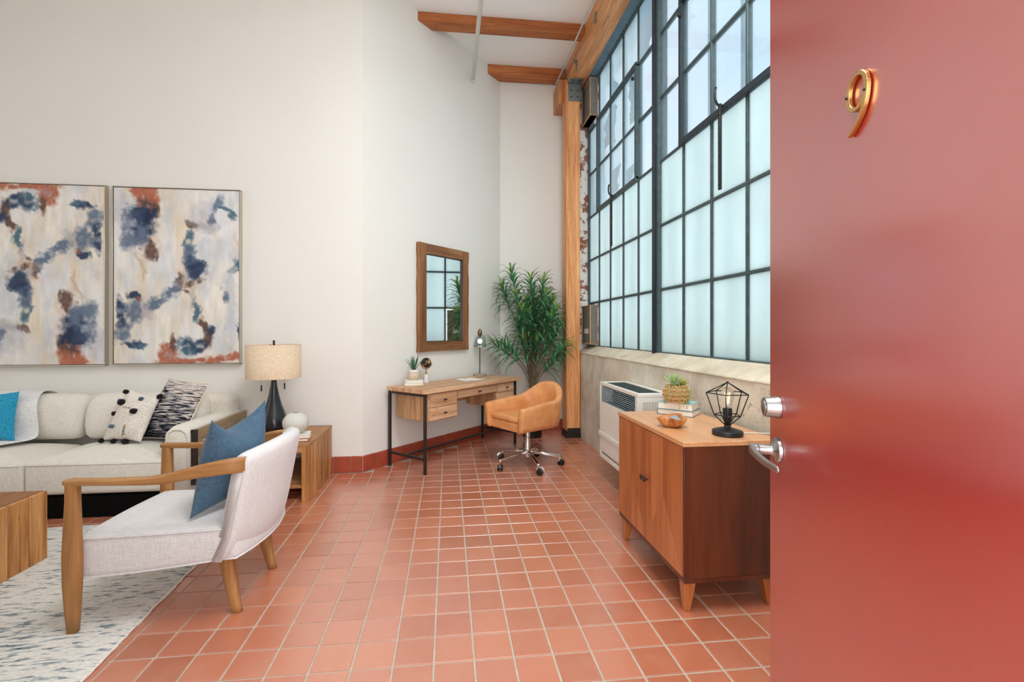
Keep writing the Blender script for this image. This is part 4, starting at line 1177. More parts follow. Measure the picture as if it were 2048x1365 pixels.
# front posts and arms
for s_ in (-1, 1):
    y = s_ * 0.320
    rings = []
    for (z, wx, wy, dx) in ((0.013 if True else 0, 0.020, 0.017, 0.004), (0.10, 0.027, 0.021, 0.002), (0.22, 0.034, 0.024, 0), (0.34, 0.036, 0.024, 0), (0.46, 0.032, 0.022, 0.001), (0.58, 0.027, 0.020, 0.002), (0.645, 0.026, 0.021, 0.002), (0.668, 0.027, 0.022, 0.002), (0.676, 0.022, 0.017, 0.002)):
        rings.append([(-0.305 + dx + p[0] * wx * 2, y + p[1] * wy * 2, z) for p in rrect(1, 1, 0.32, 4)])
    obj('leg', loft(B(), rings), M['oak_z'], ac, smooth=True)
    cl = [(-0.332, 0.664, 0.010, 0.019), (-0.318, 0.664, 0.013, 0.022), (-0.16, 0.661, 0.0135, 0.023), (0.0, 0.661, 0.016, 0.023), (0.08, 0.668, 0.021, 0.022), (0.20, 0.692, 0.027, 0.021), (0.30, 0.708, 0.032, 0.020), (0.412, 0.721, 0.035, 0.018)]
    rings = []
    for (x, z, hz_, wy) in cl:
        yy_ = y if x < 0.1 else y * (1 - 0.06 * ((x - 0.1) / 0.31))
        rings.append([(x, yy_ + p[0] * wy * 2, z + p[1] * hz_ * 2) for p in rrect(1, 1, 0.22, 4)])
    obj('arm', loft(B(), rings), M['oak_x'], ac, smooth=True)
    pts = bezier((0.262, s_ * 0.185, 0.32), (0.285, s_ * 0.19, 0.20), (0.295, s_ * 0.195, 0.10), (0.325, s_ * 0.200, 0.0), 10)
    rings = []
    for i, p in enumerate(pts):
        r = 0.042 - 0.021 * (i / 10) ** 0.9
        rings.append([(p.x + q[0] * r * 2, p.y + q[1] * r * 1.7, p.z) for q in rrect(1, 1, 0.4, 5)])
    obj('leg', loft(B(), rings), M['oak_z'], ac, smooth=True)
# denim pillow on it
pil('throw_pillow', 'dusty blue linen pillow with pointed corners on the armchair', [(-1.185, 2.275, 0.448), (-1.06, 2.72, 0.448), (-0.985, 2.63, 0.945), (-1.090, 2.275, 0.905)], 0.25, M['denim'], pinch=0.12, p=1.8, lump=0.04, n=26, dip=0.34)

# ================================================================== DESK CORNER
def WP(s, off, z=0.0):
    p = A0 + AD * s + AN * off
    return Vector((p.x, p.y, z))
# ---- desk (local x along the wall, local -y into the room)
dk = thing('writing_desk', 'reclaimed wood desk with dark steel legs and drawers', 'desk', WP(0.27, 0.04), ANG)
DL, DD = 1.47, 0.51
for x in (0.012, DL - 0.012):
    for y in (-0.012, -DD + 0.012):
        obj('leg', bx(x - 0.0125, x + 0.0125, y - 0.0125, y + 0.0125, 0, 0.735), M['brown_metal'], dk, bevel=0.002, seg=1)
for x in (0.012, DL - 0.012):
    obj('top_rail', bx(x - 0.0125, x + 0.0125, -DD + 0.02, -0.02, 0.712, 0.735), M['brown_metal'], dk, bevel=0.002, seg=1)
    obj('foot_rail', bx(x - 0.011, x + 0.011, -DD + 0.02, -0.02, 0.125, 0.148), M['brown_metal'], dk, bevel=0.002, seg=1)
obj('long_rail', bx(0.012, DL - 0.012, -0.24, -0.218, 0.126, 0.148), M['brown_metal'], dk, bevel=0.002, seg=1)
# top of jointed boards with a front lip
bw = [0.0, 0.13, 0.25, 0.37, 0.47]
for a, c in zip(bw[:-1], bw[1:]):
    obj('top_board', bx(-0.035, DL + 0.05, -c - 0.03 + 0.0008, -a - 0.0008 + 0.01 - 0.03, 0.745, 0.78), M['desk_x'], dk, bevel=0.002, seg=1)
obj('top_board', bx(-0.035, DL + 0.05, -0.55, -0.501, 0.744, 0.780), M['desk_x'], dk, bevel=0.002, seg=1)
obj('under_top', bx(0.0, DL, -0.50, -0.03, 0.733, 0.746), M['desk_x'], dk)
# drawer boxes
def drawer_box(x0, x1, z0, fronts):
    for k in range(4):
        a = -0.06 - k * 0.107
        obj('side_board', bx(x0, x0 + 0.018, a - 0.106, a, z0, 0.734), M['desk_z'], dk, bevel=0.0015, seg=1)
        obj('side_board', bx(x1 - 0.018, x1, a - 0.106, a, z0, 0.734), M['desk_z'], dk, bevel=0.0015, seg=1)
    obj('box_floor', bx(x0 + 0.018, x1 - 0.018, -0.48, -0.06, z0, z0 + 0.015), M['desk_x'], dk)
    obj('box_back', bx(x0 + 0.018, x1 - 0.018, -0.075, -0.06, z0, 0.734), M['desk_x'], dk)
    obj('face_frame', bx(x0, x1, -0.50, -0.483, z0, 0.734), M['desk_x'], dk, bevel=0.0015, seg=1)
    for (f0, f1) in fronts: drawer(x0 + 0.012, x1 - 0.012, f0, f1)
def drawer(x0, x1, z0, z1):
    d = obj('drawer_front', bx(x0, x1, -0.512, -0.497, z0, z1), M['desk_x'], dk, bevel=0.002, seg=1)
    cx, cz = (x0 + x1) / 2, (z0 + z1) / 2
    b = B(); tube(b, [(cx, -0.511, cz), (cx, -0.530, cz)], 0.005, 10); tube(b, [(cx - 0.014, -0.533, cz), (cx + 0.014, -0.533, cz)], 0.007, 10)
    obj('knob', b, M['black_metal'], d, smooth=True)
drawer_box(0.055, 0.445, 0.475, [(0.485, 0.598), (0.606, 0.725)])
drawer_box(1.10, DL - 0.045, 0.475, [(0.485, 0.628), (0.640, 0.725)])
obj('apron', bx(0.446, 1.099, -0.496, -0.478, 0.645, 0.734), M['desk_x'], dk)
drawer(0.456, 1.090, 0.652, 0.724)
obj('modesty_panel', bx(0.446, 1.099, -0.085, -0.065, 0.53, 0.734), M['desk_z'], dk)
DT = 0.7805

# ---- things on the desk
book('book', 'lower cream book under the potted agave on the desk', 'book', WP(0.475, 0.17, DT), ANG - 0.55, 0.185, 0.135, 0.026, M['white_cover'], 'books on the desk')
book('book', 'upper cream book directly under the potted agave', 'book', WP(0.480, 0.165, DT + 0.0262), ANG - 0.50, 0.175, 0.13, 0.024, M['white_cover'], 'books on the desk')
ZB = DT + 0.0505
ag = thing('potted_agave', 'spiky agave in a cane wrapped white pot on the desk', 'potted plant', WP(0.500, 0.155, ZB))
obj('pot', lathe(B(), [(0.0, 0.0), (0.040, 0.0), (0.048, 0.012), (0.053, 0.04), (0.052, 0.07), (0.046, 0.096), (0.042, 0.100), (0.038, 0.096), (0.038, 0.085), (0.0, 0.085)], 36), M['marble'], ag, smooth=True)
b = B()
for i in range(12):
    for s_ in (1, -1):
        pts = []
        for k in range(9):
            a = 2 * PI * i / 12 + s_ * k * 0.095; z = 0.006 + 0.068 * k / 8; r = 0.0445 + 0.011 * math.sin(PI * (0.15 + 0.75 * k / 8))
            pts.append((r * math.cos(a), r * math.sin(a), z))
        tube(b, pts, 0.0026, 5)
for z, r in ((0.006, 0.0475), (0.074, 0.053)):
    tube(b, [(r * math.cos(a), r * math.sin(a), z) for a in [2 * PI * k / 30 for k in range(31)]], 0.0035, 6)
obj('cane_wrap', b, M['rattan_lt'], ag, smooth=True)
obj('soil', lathe(B(), [(0.0, 0.083), (0.037, 0.083), (0.037, 0.088), (0.0, 0.088)], 24), M['soil'], ag)
def blade(length, width, ang, tilt, bend, seg=7, thick=0.0015):
    b = B(); A_ = []
    pos = Vector((0, 0, 0)); el = tilt
    d_ = Vector((math.cos(ang), math.sin(ang), 0)); side = Vector((-d_.y, d_.x, 0))
    prev = None
    for k in range(seg + 1):
        t_ = k / seg
        w = width * (0.75 + 0.5 * t_) * (1 - t_ ** 3) if t_ < 1 else 0.0004
        up = Vector((0, 0, 1)) * math.cos(el) - d_ * math.sin(el)
        ring = [b.verts.new(pos + side * w + up * w * 0.35), b.verts.new(pos - up * thick), b.verts.new(pos - side * w + up * w * 0.35), b.verts.new(pos + up * thick)]
        if prev:
            for q in range(4): b.faces.new((prev[q], prev[(q + 1) % 4], ring[(q + 1) % 4], ring[q]))
        prev = ring
        pos = pos + (d_ * math.cos(el) + Vector((0, 0, 1)) * math.sin(el)) * (length / seg); el -= bend / seg
    return b
rr = random.Random(21)
for i in range(12):
    a = i * 2.399; tl = 1.45 - 0.55 * (i / 11) ** 1.2 - rr.uniform(0, 0.12)
    o_ = obj('leaf', blade(rr.uniform(0.13, 0.20), 0.0080, a, tl, rr.uniform(-0.1, 0.25)), M['agave'], ag, smooth=True)
    o_.location = (0.008 * math.cos(a), 0.008 * math.sin(a), 0.086)

gl = thing('desk_globe', 'small black and gold globe on a marble stand', 'globe', WP(0.68, 0.145, DT), ANG - 0.4)
obj('stand', lathe(B(), [(0.0, 0), (0.029, 0.0), (0.030, 0.004), (0.022, 0.045), (0.0155, 0.088), (0.0, 0.090)], 32), M['marble'], gl, smooth=True)
obj('stem', lathe(B(), [(0.0, 0.086), (0.010, 0.086), (0.007, 0.125), (0.007, 0.142), (0.0, 0.142)], 16), M['gold'], gl, smooth=True)
GC = Vector((0.0, 0.0, 0.205))
b = B(); bmesh.ops.create_uvsphere(b, u_segments=40, v_segments=24, radius=0.054)
t = NT('black_globe_with_gold_land', 0.2, 0, 0.6)
f = t.noise(t.co((1, 1, 1), False), 16, 4, 0.5); k_ = t.ramp(f, [(0.53, (0, 0, 0)), (0.55, (1, 1, 1))])
t.color(t.mix(k_, S(22, 18, 16), S(230, 178, 112))); t.set(t.b.inputs['Metallic'], k_); M['globe'] = t.m
o_ = obj('sphere', b, M['globe'], gl, smooth=True); o_.location = GC
b = B(); tube(b, [GC + Vector((0.061 * math.cos(a), 0, 0.061 * math.sin(a))) for a in [-PI * 0.5 - 1.75 + 3.2 * k / 24 for k in range(25)]], 0.0035, 8)
ar = obj('meridian', b, M['bronze'], gl, smooth=True)
b = B()
for a in (-PI * 0.5 - 1.75, -PI * 0.5 + 1.45):
    lathe(b, [(0.0, -0.008), (0.007, -0.004), (0.007, 0.004), (0.0, 0.008)], 10, tuple(GC + Vector((0.061 * math.cos(a), 0, 0.061 * math.sin(a)))))
obj('pin', b, M['gold'], ar, smooth=True)

nb = thing('open_notebook', 'open blank notebook lying on the desk', 'notebook', WP(1.16, 0.33, DT), ANG - 0.25)
for s_ in (-1, 1):
    prof_ = [(0, 0.002)] + [(s_ * 0.125 * k / 8, 0.004 + 0.010 * math.sin(PI * min(1, (k / 8) * 0.9 + 0.1)) ** 0.7) for k in range(1, 9)] + [(s_ * 0.125, 0.001), (0, 0.001)]
    obj('page_block', prism(B(), prof_, 'y', -0.085, 0.085), M['paper'], nb)
obj('cover', bx(-0.13, 0.13, -0.09, 0.09, 0, 0.002), M['grey_cover'], nb)
b = B(); tube(b, [(0.02, 0.03, 0.017), (0.12, -0.02, 0.015)], 0.003, 8)
pen = tag(obj('pen', bx(0, 0.0, 0, 0, 0, 0) if False else tube(B(), [(-0.065, 0, 0), (0.055, 0, 0), (0.068, 0, 0)], [0.004, 0.004, 0.001], 10), M['satin'], None, smooth=True), 'slim silver pen beside the open notebook', 'pen')
pen.location = WP(1.33, 0.40, DT + 0.0045); pen.rotation_euler = (0, 0, ANG - 0.5)

dl = thing('desk_lamp', 'slim desk lamp with smoked glass shade and lit bulb', 'lamp', WP(1.60, 0.115, DT), ANG)
obj('base', lathe(B(), [(0.0, 0), (0.078, 0.0), (0.080, 0.004), (0.080, 0.020), (0.076, 0.024), (0.0, 0.024)], 48), M['cement'], dl, bevel=0.001)
b = B(); tube(b, [(0, 0, 0.024), (0, 0, 0.34), (0, 0.0, 0.36)], 0.005, 10); obj('pole', b, M['brown_metal'], dl, smooth=True)
lampz = 0.345
shp = [(0.017, 0.150), (0.030, 0.146), (0.052, 0.135), (0.062, 0.112), (0.066, 0.08), (0.070, 0.045), (0.074, 0.02), (0.076, 0.008), (0.0735, 0.007), (0.0715, 0.02), (0.0675, 0.045), (0.0635, 0.08), (0.0595, 0.110), (0.050, 0.132), (0.030, 0.142), (0.017, 0.147)]
obj('shade', lathe(B(), [(r, z + lampz) for r, z in shp], 48, closed=False), M['smoke_glass'], dl, smooth=True)
b = lathe(B(), [(0.0, 0.118), (0.018, 0.118), (0.018, 0.140), (0.026, 0.144), (0.027, 0.185), (0.021, 0.196), (0.010, 0.204), (0.007, 0.215), (0.0, 0.222)], 24, (0, 0, lampz)); obj('socket_cap', b, M['bronze'], dl, smooth=True)
b = B(); bmesh.ops.create_uvsphere(b, u_segments=20, v_segments=14, radius=0.028)
o_ = obj('bulb', b, M['bulb_lit'], dl, smooth=True); o_.location = (0, 0, lampz + 0.068)
b = B(); tube(b, [(0, 0, 0.36), (0.0, 0.012, 0.40), (0.0, 0.012, 0.44), (0, 0, 0.465)], 0.004, 8); obj('neck', b, M['brown_metal'], dl, smooth=True)
b = B(); tube(b, [(0, 0.08, 0.006)] + bezier((0, 0.082, 0.006), (0.03, 0.1, 0.006), (0.2, 0.06, 0.006), (0.25, 0.09, 0.003), 8), 0.003, 6); 
b.free()

# ---- mirror
mr = thing('wall_mirror', 'rustic wood framed mirror on the angled wall', 'mirror', WP(1.075, 0.0, 1.095), ANG)
MW, MH = 0.80, 1.16
def wav(x0, x1, z0, z1, horiz, seed):
    """plank with a slightly live outer edge"""
    q = random.Random(seed); n = 14; P = []
    if not horiz:
        out_left = x0 < 0
        for i in range(n + 1):
            P.append(((x0 + (q.uniform(-0.004, 0.004) if out_left else 0)), z0 + (z1 - z0) * i / n))
        for i in range(n, -1, -1):
            P.append(((x1 + (q.uniform(-0.008, 0.004) if not out_left else 0)), z0 + (z1 - z0) * i / n))
    else:
        P = [(x0, z0), (x1, z0), (x1, z1), (x0, z1)]
    return prism(B(), P, 'y', -0.048, -0.004)
obj('stile', wav(-MW / 2, -MW / 2 + 0.105, 0, MH, False, 1), M['mirror_z'], mr, bevel=0.003)
obj('stile', wav(MW / 2 - 0.105, MW / 2, 0.004, MH - 0.006, False, 2), M['mirror_z'], mr, bevel=0.003)
obj('rail', wav(-MW / 2 + 0.106, MW / 2 - 0.106, 0.004, 0.108, True, 3), M['mirror_x'], mr, bevel=0.003)
obj('rail', wav(-MW / 2 + 0.106, MW / 2 - 0.106, MH - 0.112, MH - 0.003, True, 4), M['mirror_x'], mr, bevel=0.003)
obj('glass', bx(-MW / 2 + 0.09, MW / 2 - 0.09, -0.026, -0.018, 0.09, MH - 0.09), M['mirror'], mr)
b = B()
for a in ((-MW / 2 + 0.105, -MW / 2 + 0.111, 0.108, MH - 0.112), (MW / 2 - 0.111, MW / 2 - 0.105, 0.108, MH - 0.112), (-MW / 2 + 0.105, MW / 2 - 0.105, 0.108, 0.114), (-MW / 2 + 0.105, MW / 2 - 0.105, MH - 0.118, MH - 0.112)):
    box(b, a[0], a[1], -0.045, -0.02, a[2], a[3])
obj('inner_lip', b, M['brown_metal'], mr)

# ---- office chair (local +x is the way it faces)
oc = thing('office_chair', 'cognac leather tub chair on a chrome five star base', 'office chair', (0.775, 4.47, 0), math.radians(211.6))
SB, ST = 0.375, 0.455
def u_path(n=44, k=1.0):
    """U from the front of the left arm round the back to the front of the right arm"""
    out = []
    for i in range(n + 1):
        t_ = -1 + 2 * i / n
        a = t_ * (PI / 2 + 0.0)
        # superellipse half, then straight arms
        if abs(t_) > 0.62:
            s_ = (abs(t_) - 0.62) / 0.38; x = -0.02 + 0.30 * s_; y = (0.265 + 0.010 * s_) * (1 if t_ > 0 else -1)
        else:
            a = t_ / 0.62 * PI / 2; x = -0.02 - 0.27 * abs(math.cos(a)) ** 0.72; y = 0.265 * abs(math.sin(a)) ** 0.80 * (1 if t_ > 0 else -1)
        out.append((x, y, abs(t_)))
    return out
rings = []
path = u_path()
def top_z(t_):
    if t_ > 0.62: return 0.605 + 0.035 * (1 - (t_ - 0.62) / 0.38)
    s_ = t_ / 0.62; return 0.64 + 0.150 * (0.5 + 0.5 * math.cos(PI * min(1, s_ * 1.06))) ** 0.9
for i, (x, y, t_) in enumerate(path):
    a = Vector(path[max(i - 1, 0)][:2]); c = Vector(path[min(i + 1, len(path) - 1)][:2]); d_ = (c - a).normalized(); nn = Vector((-d_.y, d_.x))  # inward
    if nn.dot(Vector((0.05 - x, -y))) < 0: nn = -nn
    zt = top_z(t_); th = 0.062
    ring = []
    def P_(inw, z):
        k = (z - SB) / (0.8 - SB); fl = 0.045 * (k - 0.35)
        return (x + nn.x * (inw - fl), y + nn.y * (inw - fl), z)
    ring.append(P_(0.05, SB)); ring.append(P_(0.012, SB + 0.012)); ring.append(P_(0.0, SB + 0.05))
    for q in range(1, 5): ring.append(P_(0.0, SB + 0.05 + (zt - 0.03 - SB - 0.05) * q / 4))
    for q in range(1, 5):
        a2 = PI * q / 5; ring.append(P_(th / 2 - th / 2 * math.cos(a2), zt - 0.03 + 0.03 * math.sin(a2)))
    for q in range(0, 4): ring.append(P_(th, zt - 0.03 - (zt - 0.03 - 0.44) * q / 3))
    ring.append(P_(th, 0.42)); ring.append(P_(th, SB + 0.01))
    rings.append(ring)
# close the arm fronts softly
def shrink(ring, dx, k):
    c = sum((Vector(p) for p in ring), Vector()) / len(ring)
    return [tuple(c + (Vector(p) - c) * k + Vector((dx, 0, 0))) for p in ring]
rings = [shrink(rings[0], 0.016, 0.86)] + [shrink(rings[0], 0.010, 0.96)] + rings + [shrink(rings[-1], 0.010, 0.96), shrink(rings[-1], 0.016, 0.86)]
shell = obj('shell', loft(B(), rings), M['leather'], oc, smooth=True)
b = B()
for s_ in (-1, 1):
    tube(b, [(-0.06, s_ * (0.268 + 0.008 * q), SB + 0.03 + 0.235 * q / 6 * 1.0) for q in range(7)], 0.0018, 5)
obj('seam', b, M['leather'], shell)
def pan(k, z): return [(0.262, -0.232, z)] + [(x * k + 0.010, y * k, z) for x, y, t_ in path[1:-1]] + [(0.262, 0.232, z)]
obj('seat_base', loft(B(), [pan(0.74, SB + 0.0), pan(0.80, SB + 0.006), pan(0.82, SB + 0.02), pan(0.82, 0.452)]), M['leather'], oc, bevel=0.004)
obj('seat_cushion', rounded(B(), -0.180, 0.266, -0.208, 0.208, 0.450, 0.510, 0.028, 5, 0.022), M['leather'], oc, smooth=True)
obj('under_plate', bx(-0.11, 0.11, -0.10, 0.10, 0.345, 0.376), M['black_plastic'], oc, bevel=0.006)
obj('column', lathe(B(), [(0.0, 0.10), (0.030, 0.10), (0.030, 0.125), (0.024, 0.135), (0.024, 0.345), (0.0, 0.345)], 28), M['chrome'], oc, bevel=0.001)
obj('hub', lathe(B(), [(0.0, 0.085), (0.036, 0.085), (0.040, 0.10), (0.040, 0.145), (0.034, 0.155), (0.0, 0.155)], 28), M['chrome'], oc, bevel=0.002)
for k in range(5):
    a = math.radians(206 + 72 * k - 211.6)
    ca, sa = math.cos(a), math.sin(a)
    rings = []
    for (r, z, w, h) in ((0.03, 0.130, 0.021, 0.020), (0.15, 0.118, 0.018, 0.015), (0.30, 0.092, 0.014, 0.011), (0.315, 0.089, 0.010, 0.008)):
        rings.append([(r * ca - p[0] * w * 2 * sa, r * sa + p[0] * w * 2 * ca, z + p[1] * h * 2) for p in rrect(1, 1, 0.3, 3)])
    sp = obj('spoke', loft(B(), rings), M['chrome'], oc, smooth=True)
    cx, cy = 0.298 * ca, 0.298 * sa
    b = B(); tube(b, [(cx, cy, 0.05), (cx, cy, 0.09)], 0.007, 10); cs = obj('caster_stem', b, M['chrome'], sp, smooth=True)
    sw = a + 0.9
    ax = Vector((-math.sin(sw), math.cos(sw), 0)); c0 = Vector((cx, cy, 0.0275)) + Vector((math.cos(sw), math.sin(sw), 0)) * 0.016
    b = B(); tube(b, [c0 - ax * 0.024, c0 - ax * 0.022, c0 - ax * 0.006, c0 - ax * 0.004], [0.022, 0.027, 0.027, 0.022], 18); tube(b, [c0 + ax * 0.004, c0 + ax * 0.006, c0 + ax * 0.022, c0 + ax * 0.024], [0.022, 0.027, 0.027, 0.022], 18)
    obj('caster_wheel', b, M['black_plastic'], sp, bevel=0.001)
    b = B(); pts = [c0 + Vector((math.cos(sw), math.sin(sw), 0)) * (0.032 * math.cos(q)) + Vector((0, 0, 0.032 * math.sin(q))) for q in [0.2 + 2.6 * j / 8 for j in range(9)]]
    tube(b, pts, [0.018] * 9, 8, flat=0.18, up=tuple(ax)); obj('caster_hood', b, M['chrome'], sp, smooth=True)

oc.scale = (1.06, 1.06, 1.02)

# ---- tall plant behind the chair
pl = thing('potted_dracaena', 'tall leafy dracaena in the corner behind the leather chair', 'potted plant', (1.045, 5.68, 0))
obj('pot', lathe(B(), [(0.0, 0.0), (0.105, 0.0), (0.115, 0.01), (0.135, 0.22), (0.140, 0.235), (0.130, 0.235), (0.125, 0.20), (0.0, 0.20)], 40), M['black_plastic'], pl, smooth=True)
obj('soil', lathe(B(), [(0.0, 0.196), (0.124, 0.196), (0.124, 0.205), (0.0, 0.205)], 32), M['soil'], pl)
heads = [(0.808, 1.93), (0.724, 1.752), (0.988, 1.813), (1.181, 1.815), (0.976, 1.564), (1.266, 1.589), (0.988, 1.398), (1.169, 1.636), (1.169, 1.446), (0.904, 1.291), (1.145, 1.255), (0.629, 1.102), (0.76, 1.066), (1.315, 1.279), (1.339, 1.063), (1.29, 0.92), (1.024, 1.184), (0.86, 1.62), (1.08, 1.70), (1.07, 1.33), (1.23, 1.15), (0.90, 1.45), (1.22, 1.36), (1.10, 1.52), (0.95, 1.10), (1.08, 1.08), (1.26, 1.46)]
rr = random.Random(5)
def leafy(b, base, axis, n, L, seed):
    """strap leaves spiralling along the end of a cane; two materials: leaf, tip"""
    q = random.Random(seed)
    axis = axis.normalized(); ref = axis.cross(Vector((0.3, 0.9, 0.2))).normalized(); ref2 = axis.cross(ref)
    for i in range(n):
        f = i / (n - 1)
        org = base + axis * (L * (f - 0.75)); a = i * 2.399 + q.uniform(-0.2, 0.2)
        out = ref * math.cos(a) + ref2 * math.sin(a)
        d_ = (out * (1.1 - 0.70 * f) + axis * (0.22 + 0.8 * f) + Vector((0, 0, 0.25))).normalized()
        ln = q.uniform(0.22, 0.34) * (1.0 - 0.35 * f); wd = q.uniform(0.009, 0.0140)
        pos = org.copy(); prev = None; seg = 6
        tipc = f > 0.86
        for k in range(seg + 1):
            t_ = k / seg
            side = d_.cross(Vector((0, 0, 1)))
            side = side.normalized() if side.length > 0.05 else ref
            up = side.cross(d_).normalized()
            w = wd * (0.55 + 1.1 * t_) * (1 - t_ ** 2.2) + 0.0006
            ring = (b.verts.new(pos + side * w + up * w * 0.45), b.verts.new(pos), b.verts.new(pos - side * w + up * w * 0.45))
            if prev:
                for m_ in range(2):
                    fc = b.faces.new((prev[m_], prev[m_ + 1], ring[m_ + 1], ring[m_])); fc.material_index = 1 if tipc else 0; fc.smooth = True
            prev = ring
            pos = pos + d_ * (ln / seg)
            if pos.y > 0.30: pos.y = 0.30
            if pos.y > -0.20 and pos.x > 0.385: pos.x = 0.385
            wd_ = (Vector((1.045, 5.68, 0)) + pos - A0).dot(AN) - 0.02
            if wd_ < 0: pos = pos - AN * wd_
            d_ = (d_ + Vector((0, 0, -1)) * (0.16 + 0.46 * t_)).normalized()
for k, (x, z) in enumerate(heads):
    hx, hz_ = x - 1.045, z
    hy = rr.uniform(-0.22, 0.17)
    if z < 1.12: hy = rr.uniform(-0.2, 0.0)
    base = Vector((rr.uniform(-0.035, 0.035), rr.uniform(-0.03, 0.03), 0.2))
    head = Vector((hx, hy, hz_))
    mid = base.lerp(head, 0.45); mid.x *= 0.45; mid.y *= 0.5
    mid.z = 0.2 + (hz_ - 0.2) * (0.62 if hz_ > 1.2 else 0.80)
    pts = bezier(base, base.lerp(Vector((base.x * 1.5, base.y, mid.z)), 0.6), mid, head, 12)
    axis = (pts[-1] - pts[-3])
    b = B(); tube(b, pts, [0.0085 - 0.0035 * i / 12 for i in range(13)], 7); obj('cane', b, M['stem'], pl, smooth=True)
    b = B(); leafy(b, head + axis.normalized() * 0.05, axis + Vector((0, 0, 0.02)), 36, 0.28, k + 50)
    o_ = obj('leaf_cluster', b, [M['leaf'], M['leaf_tip']], pl); o_['kind'] = 'stuff'

# ================================================================== RIGHT SIDE
# ---- wall heater (front faces -x)
ht_ = thing('wall_heater', 'off white wall heater with dark louvres under the window', 'heater', (1.36, 3.20, 0.19))
HD, HW, HH = WX - 1.36 - 0.003, 0.84, 0.672
sh = B()
box(sh, 0.012, HD, 0.0, 0.02, 0, HH - 0.02); box(sh, 0.012, HD, HW - 0.02, HW, 0, HH - 0.02)                      # ends
box(sh, 0.002, 0.03, 0, HW, HH - 0.03, HH); box(sh, HD - 0.05, HD, 0, HW, HH - 0.03, HH); box(sh, 0.03, HD - 0.05, 0, 0.045, HH - 0.03, HH); box(sh, 0.03, HD - 0.05, HW - 0.045, HW, HH - 0.03, HH)
box(sh, HD - 0.01, HD, 0, HW, 0, HH)
obj('casing', sh, M['white'], ht_, bevel=0.004)
obj('inner_box', bx(0.118, HD - 0.012, 0.021, HW - 0.021, 0.02, HH - 0.05), M['dark_grille'], ht_)
fp = B()
box(fp, 0.0, 0.02, 0, HW, 0.235, 0.50); box(fp, 0.0, 0.02, 0, 0.05, 0.50, HH - 0.03); box(fp, 0.0, 0.02, HW - 0.03, HW, 0.50, HH - 0.03)
obj('front_panel', fp, M['white'], ht_, bevel=0.003)
lp_ = B()
prism(lp_, [(-0.012, 0.195), (-0.012, 0.232), (0.02, 0.232), (0.02, 0.06), (0.0, 0.06), (0.0, 0.185)], 'y', 0, HW); box(lp_, 0.0, 0.02, 0, HW, 0.0, 0.035); box(lp_, 0.0, 0.02, 0, 0.02, 0.03, 0.062); box(lp_, 0.0, 0.02, HW - 0.02, HW, 0.03, 0.062)
obj('lower_panel', lp_, M['white'], ht_, bevel=0.003)
for k in range(9):
    z = 0.508 + k * 0.0152
    b = hexa(B(), [(0.004, 0.05, z), (0.004, HW - 0.03, z), (0.008, HW - 0.03, z), (0.008, 0.05, z)], [(0.004, 0.05, z + 0.0045), (0.004, HW - 0.03, z + 0.0045), (0.008, HW - 0.03, z + 0.0045), (0.008, 0.05, z + 0.0045)])
    obj('louvre', b, M['bars'], ht_)
b = B(); tube(b, [(0.072, 0.15, 0.568), (0.074, 0.16, 0.568), (0.074, 0.61, 0.568), (0.072, 0.62, 0.568)], 0.040, 16); obj('blower', b, M['black_plastic'], ht_, smooth=True)
for k in range(11):
    x = 0.034 + k * 0.0165
    obj('top_slat', bx(x, x + 0.007, 0.045, HW - 0.045, HH - 0.022, HH - 0.006), M['steel'], ht_)
obj('lower_fill', bx(0.021, 0.118, 0.021, HW - 0.021, 0.07, 0.49), M['dark_grille'], ht_)
obj('top_tray', bx(0.03, HD - 0.05, 0.045, HW - 0.045, HH - 0.045, HH - 0.030), M['dark_grille'], ht_)
b = B()
for k in range(22): box(b, 0.04 + k * 0.009, 0.043 + k * 0.009, -0.0015, 0.002, 0.40, HH - 0.06)
tag(obj('side_vent', b, M['cement'], ht_), kind='stuff')

# ---- teak cabinet (front faces -x)
cb = thing('sideboard_cabinet', 'teak sideboard with chevron veneer doors beside the red door', 'cabinet', (1.085, 2.03, 0))
CD, CW = 0.49, 0.82
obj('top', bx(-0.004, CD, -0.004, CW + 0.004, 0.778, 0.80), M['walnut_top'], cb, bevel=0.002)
obj('side_panel', bx(0.002, CD - 0.004, 0.0, 0.022, 0.165, 0.777), M['walnut_shaded'], cb, bevel=0.0015)
obj('side_panel', bx(0.002, CD - 0.004, CW - 0.022, CW, 0.165, 0.777), M['walnut_shaded'], cb, bevel=0.0015)
obj('floor_panel', bx(0.012, CD - 0.01, 0.022, CW - 0.022, 0.165, 0.19), M['walnut_shaded'], cb)
obj('back_panel', bx(CD - 0.014, CD - 0.004, 0.022, CW - 0.022, 0.165, 0.777), M['walnut_shaded'], cb)
obj('plinth_rail', bx(0.004, CD - 0.006, 0.002, CW - 0.002, 0.140, 0.164), M['walnut_shaded'], cb, bevel=0.002)
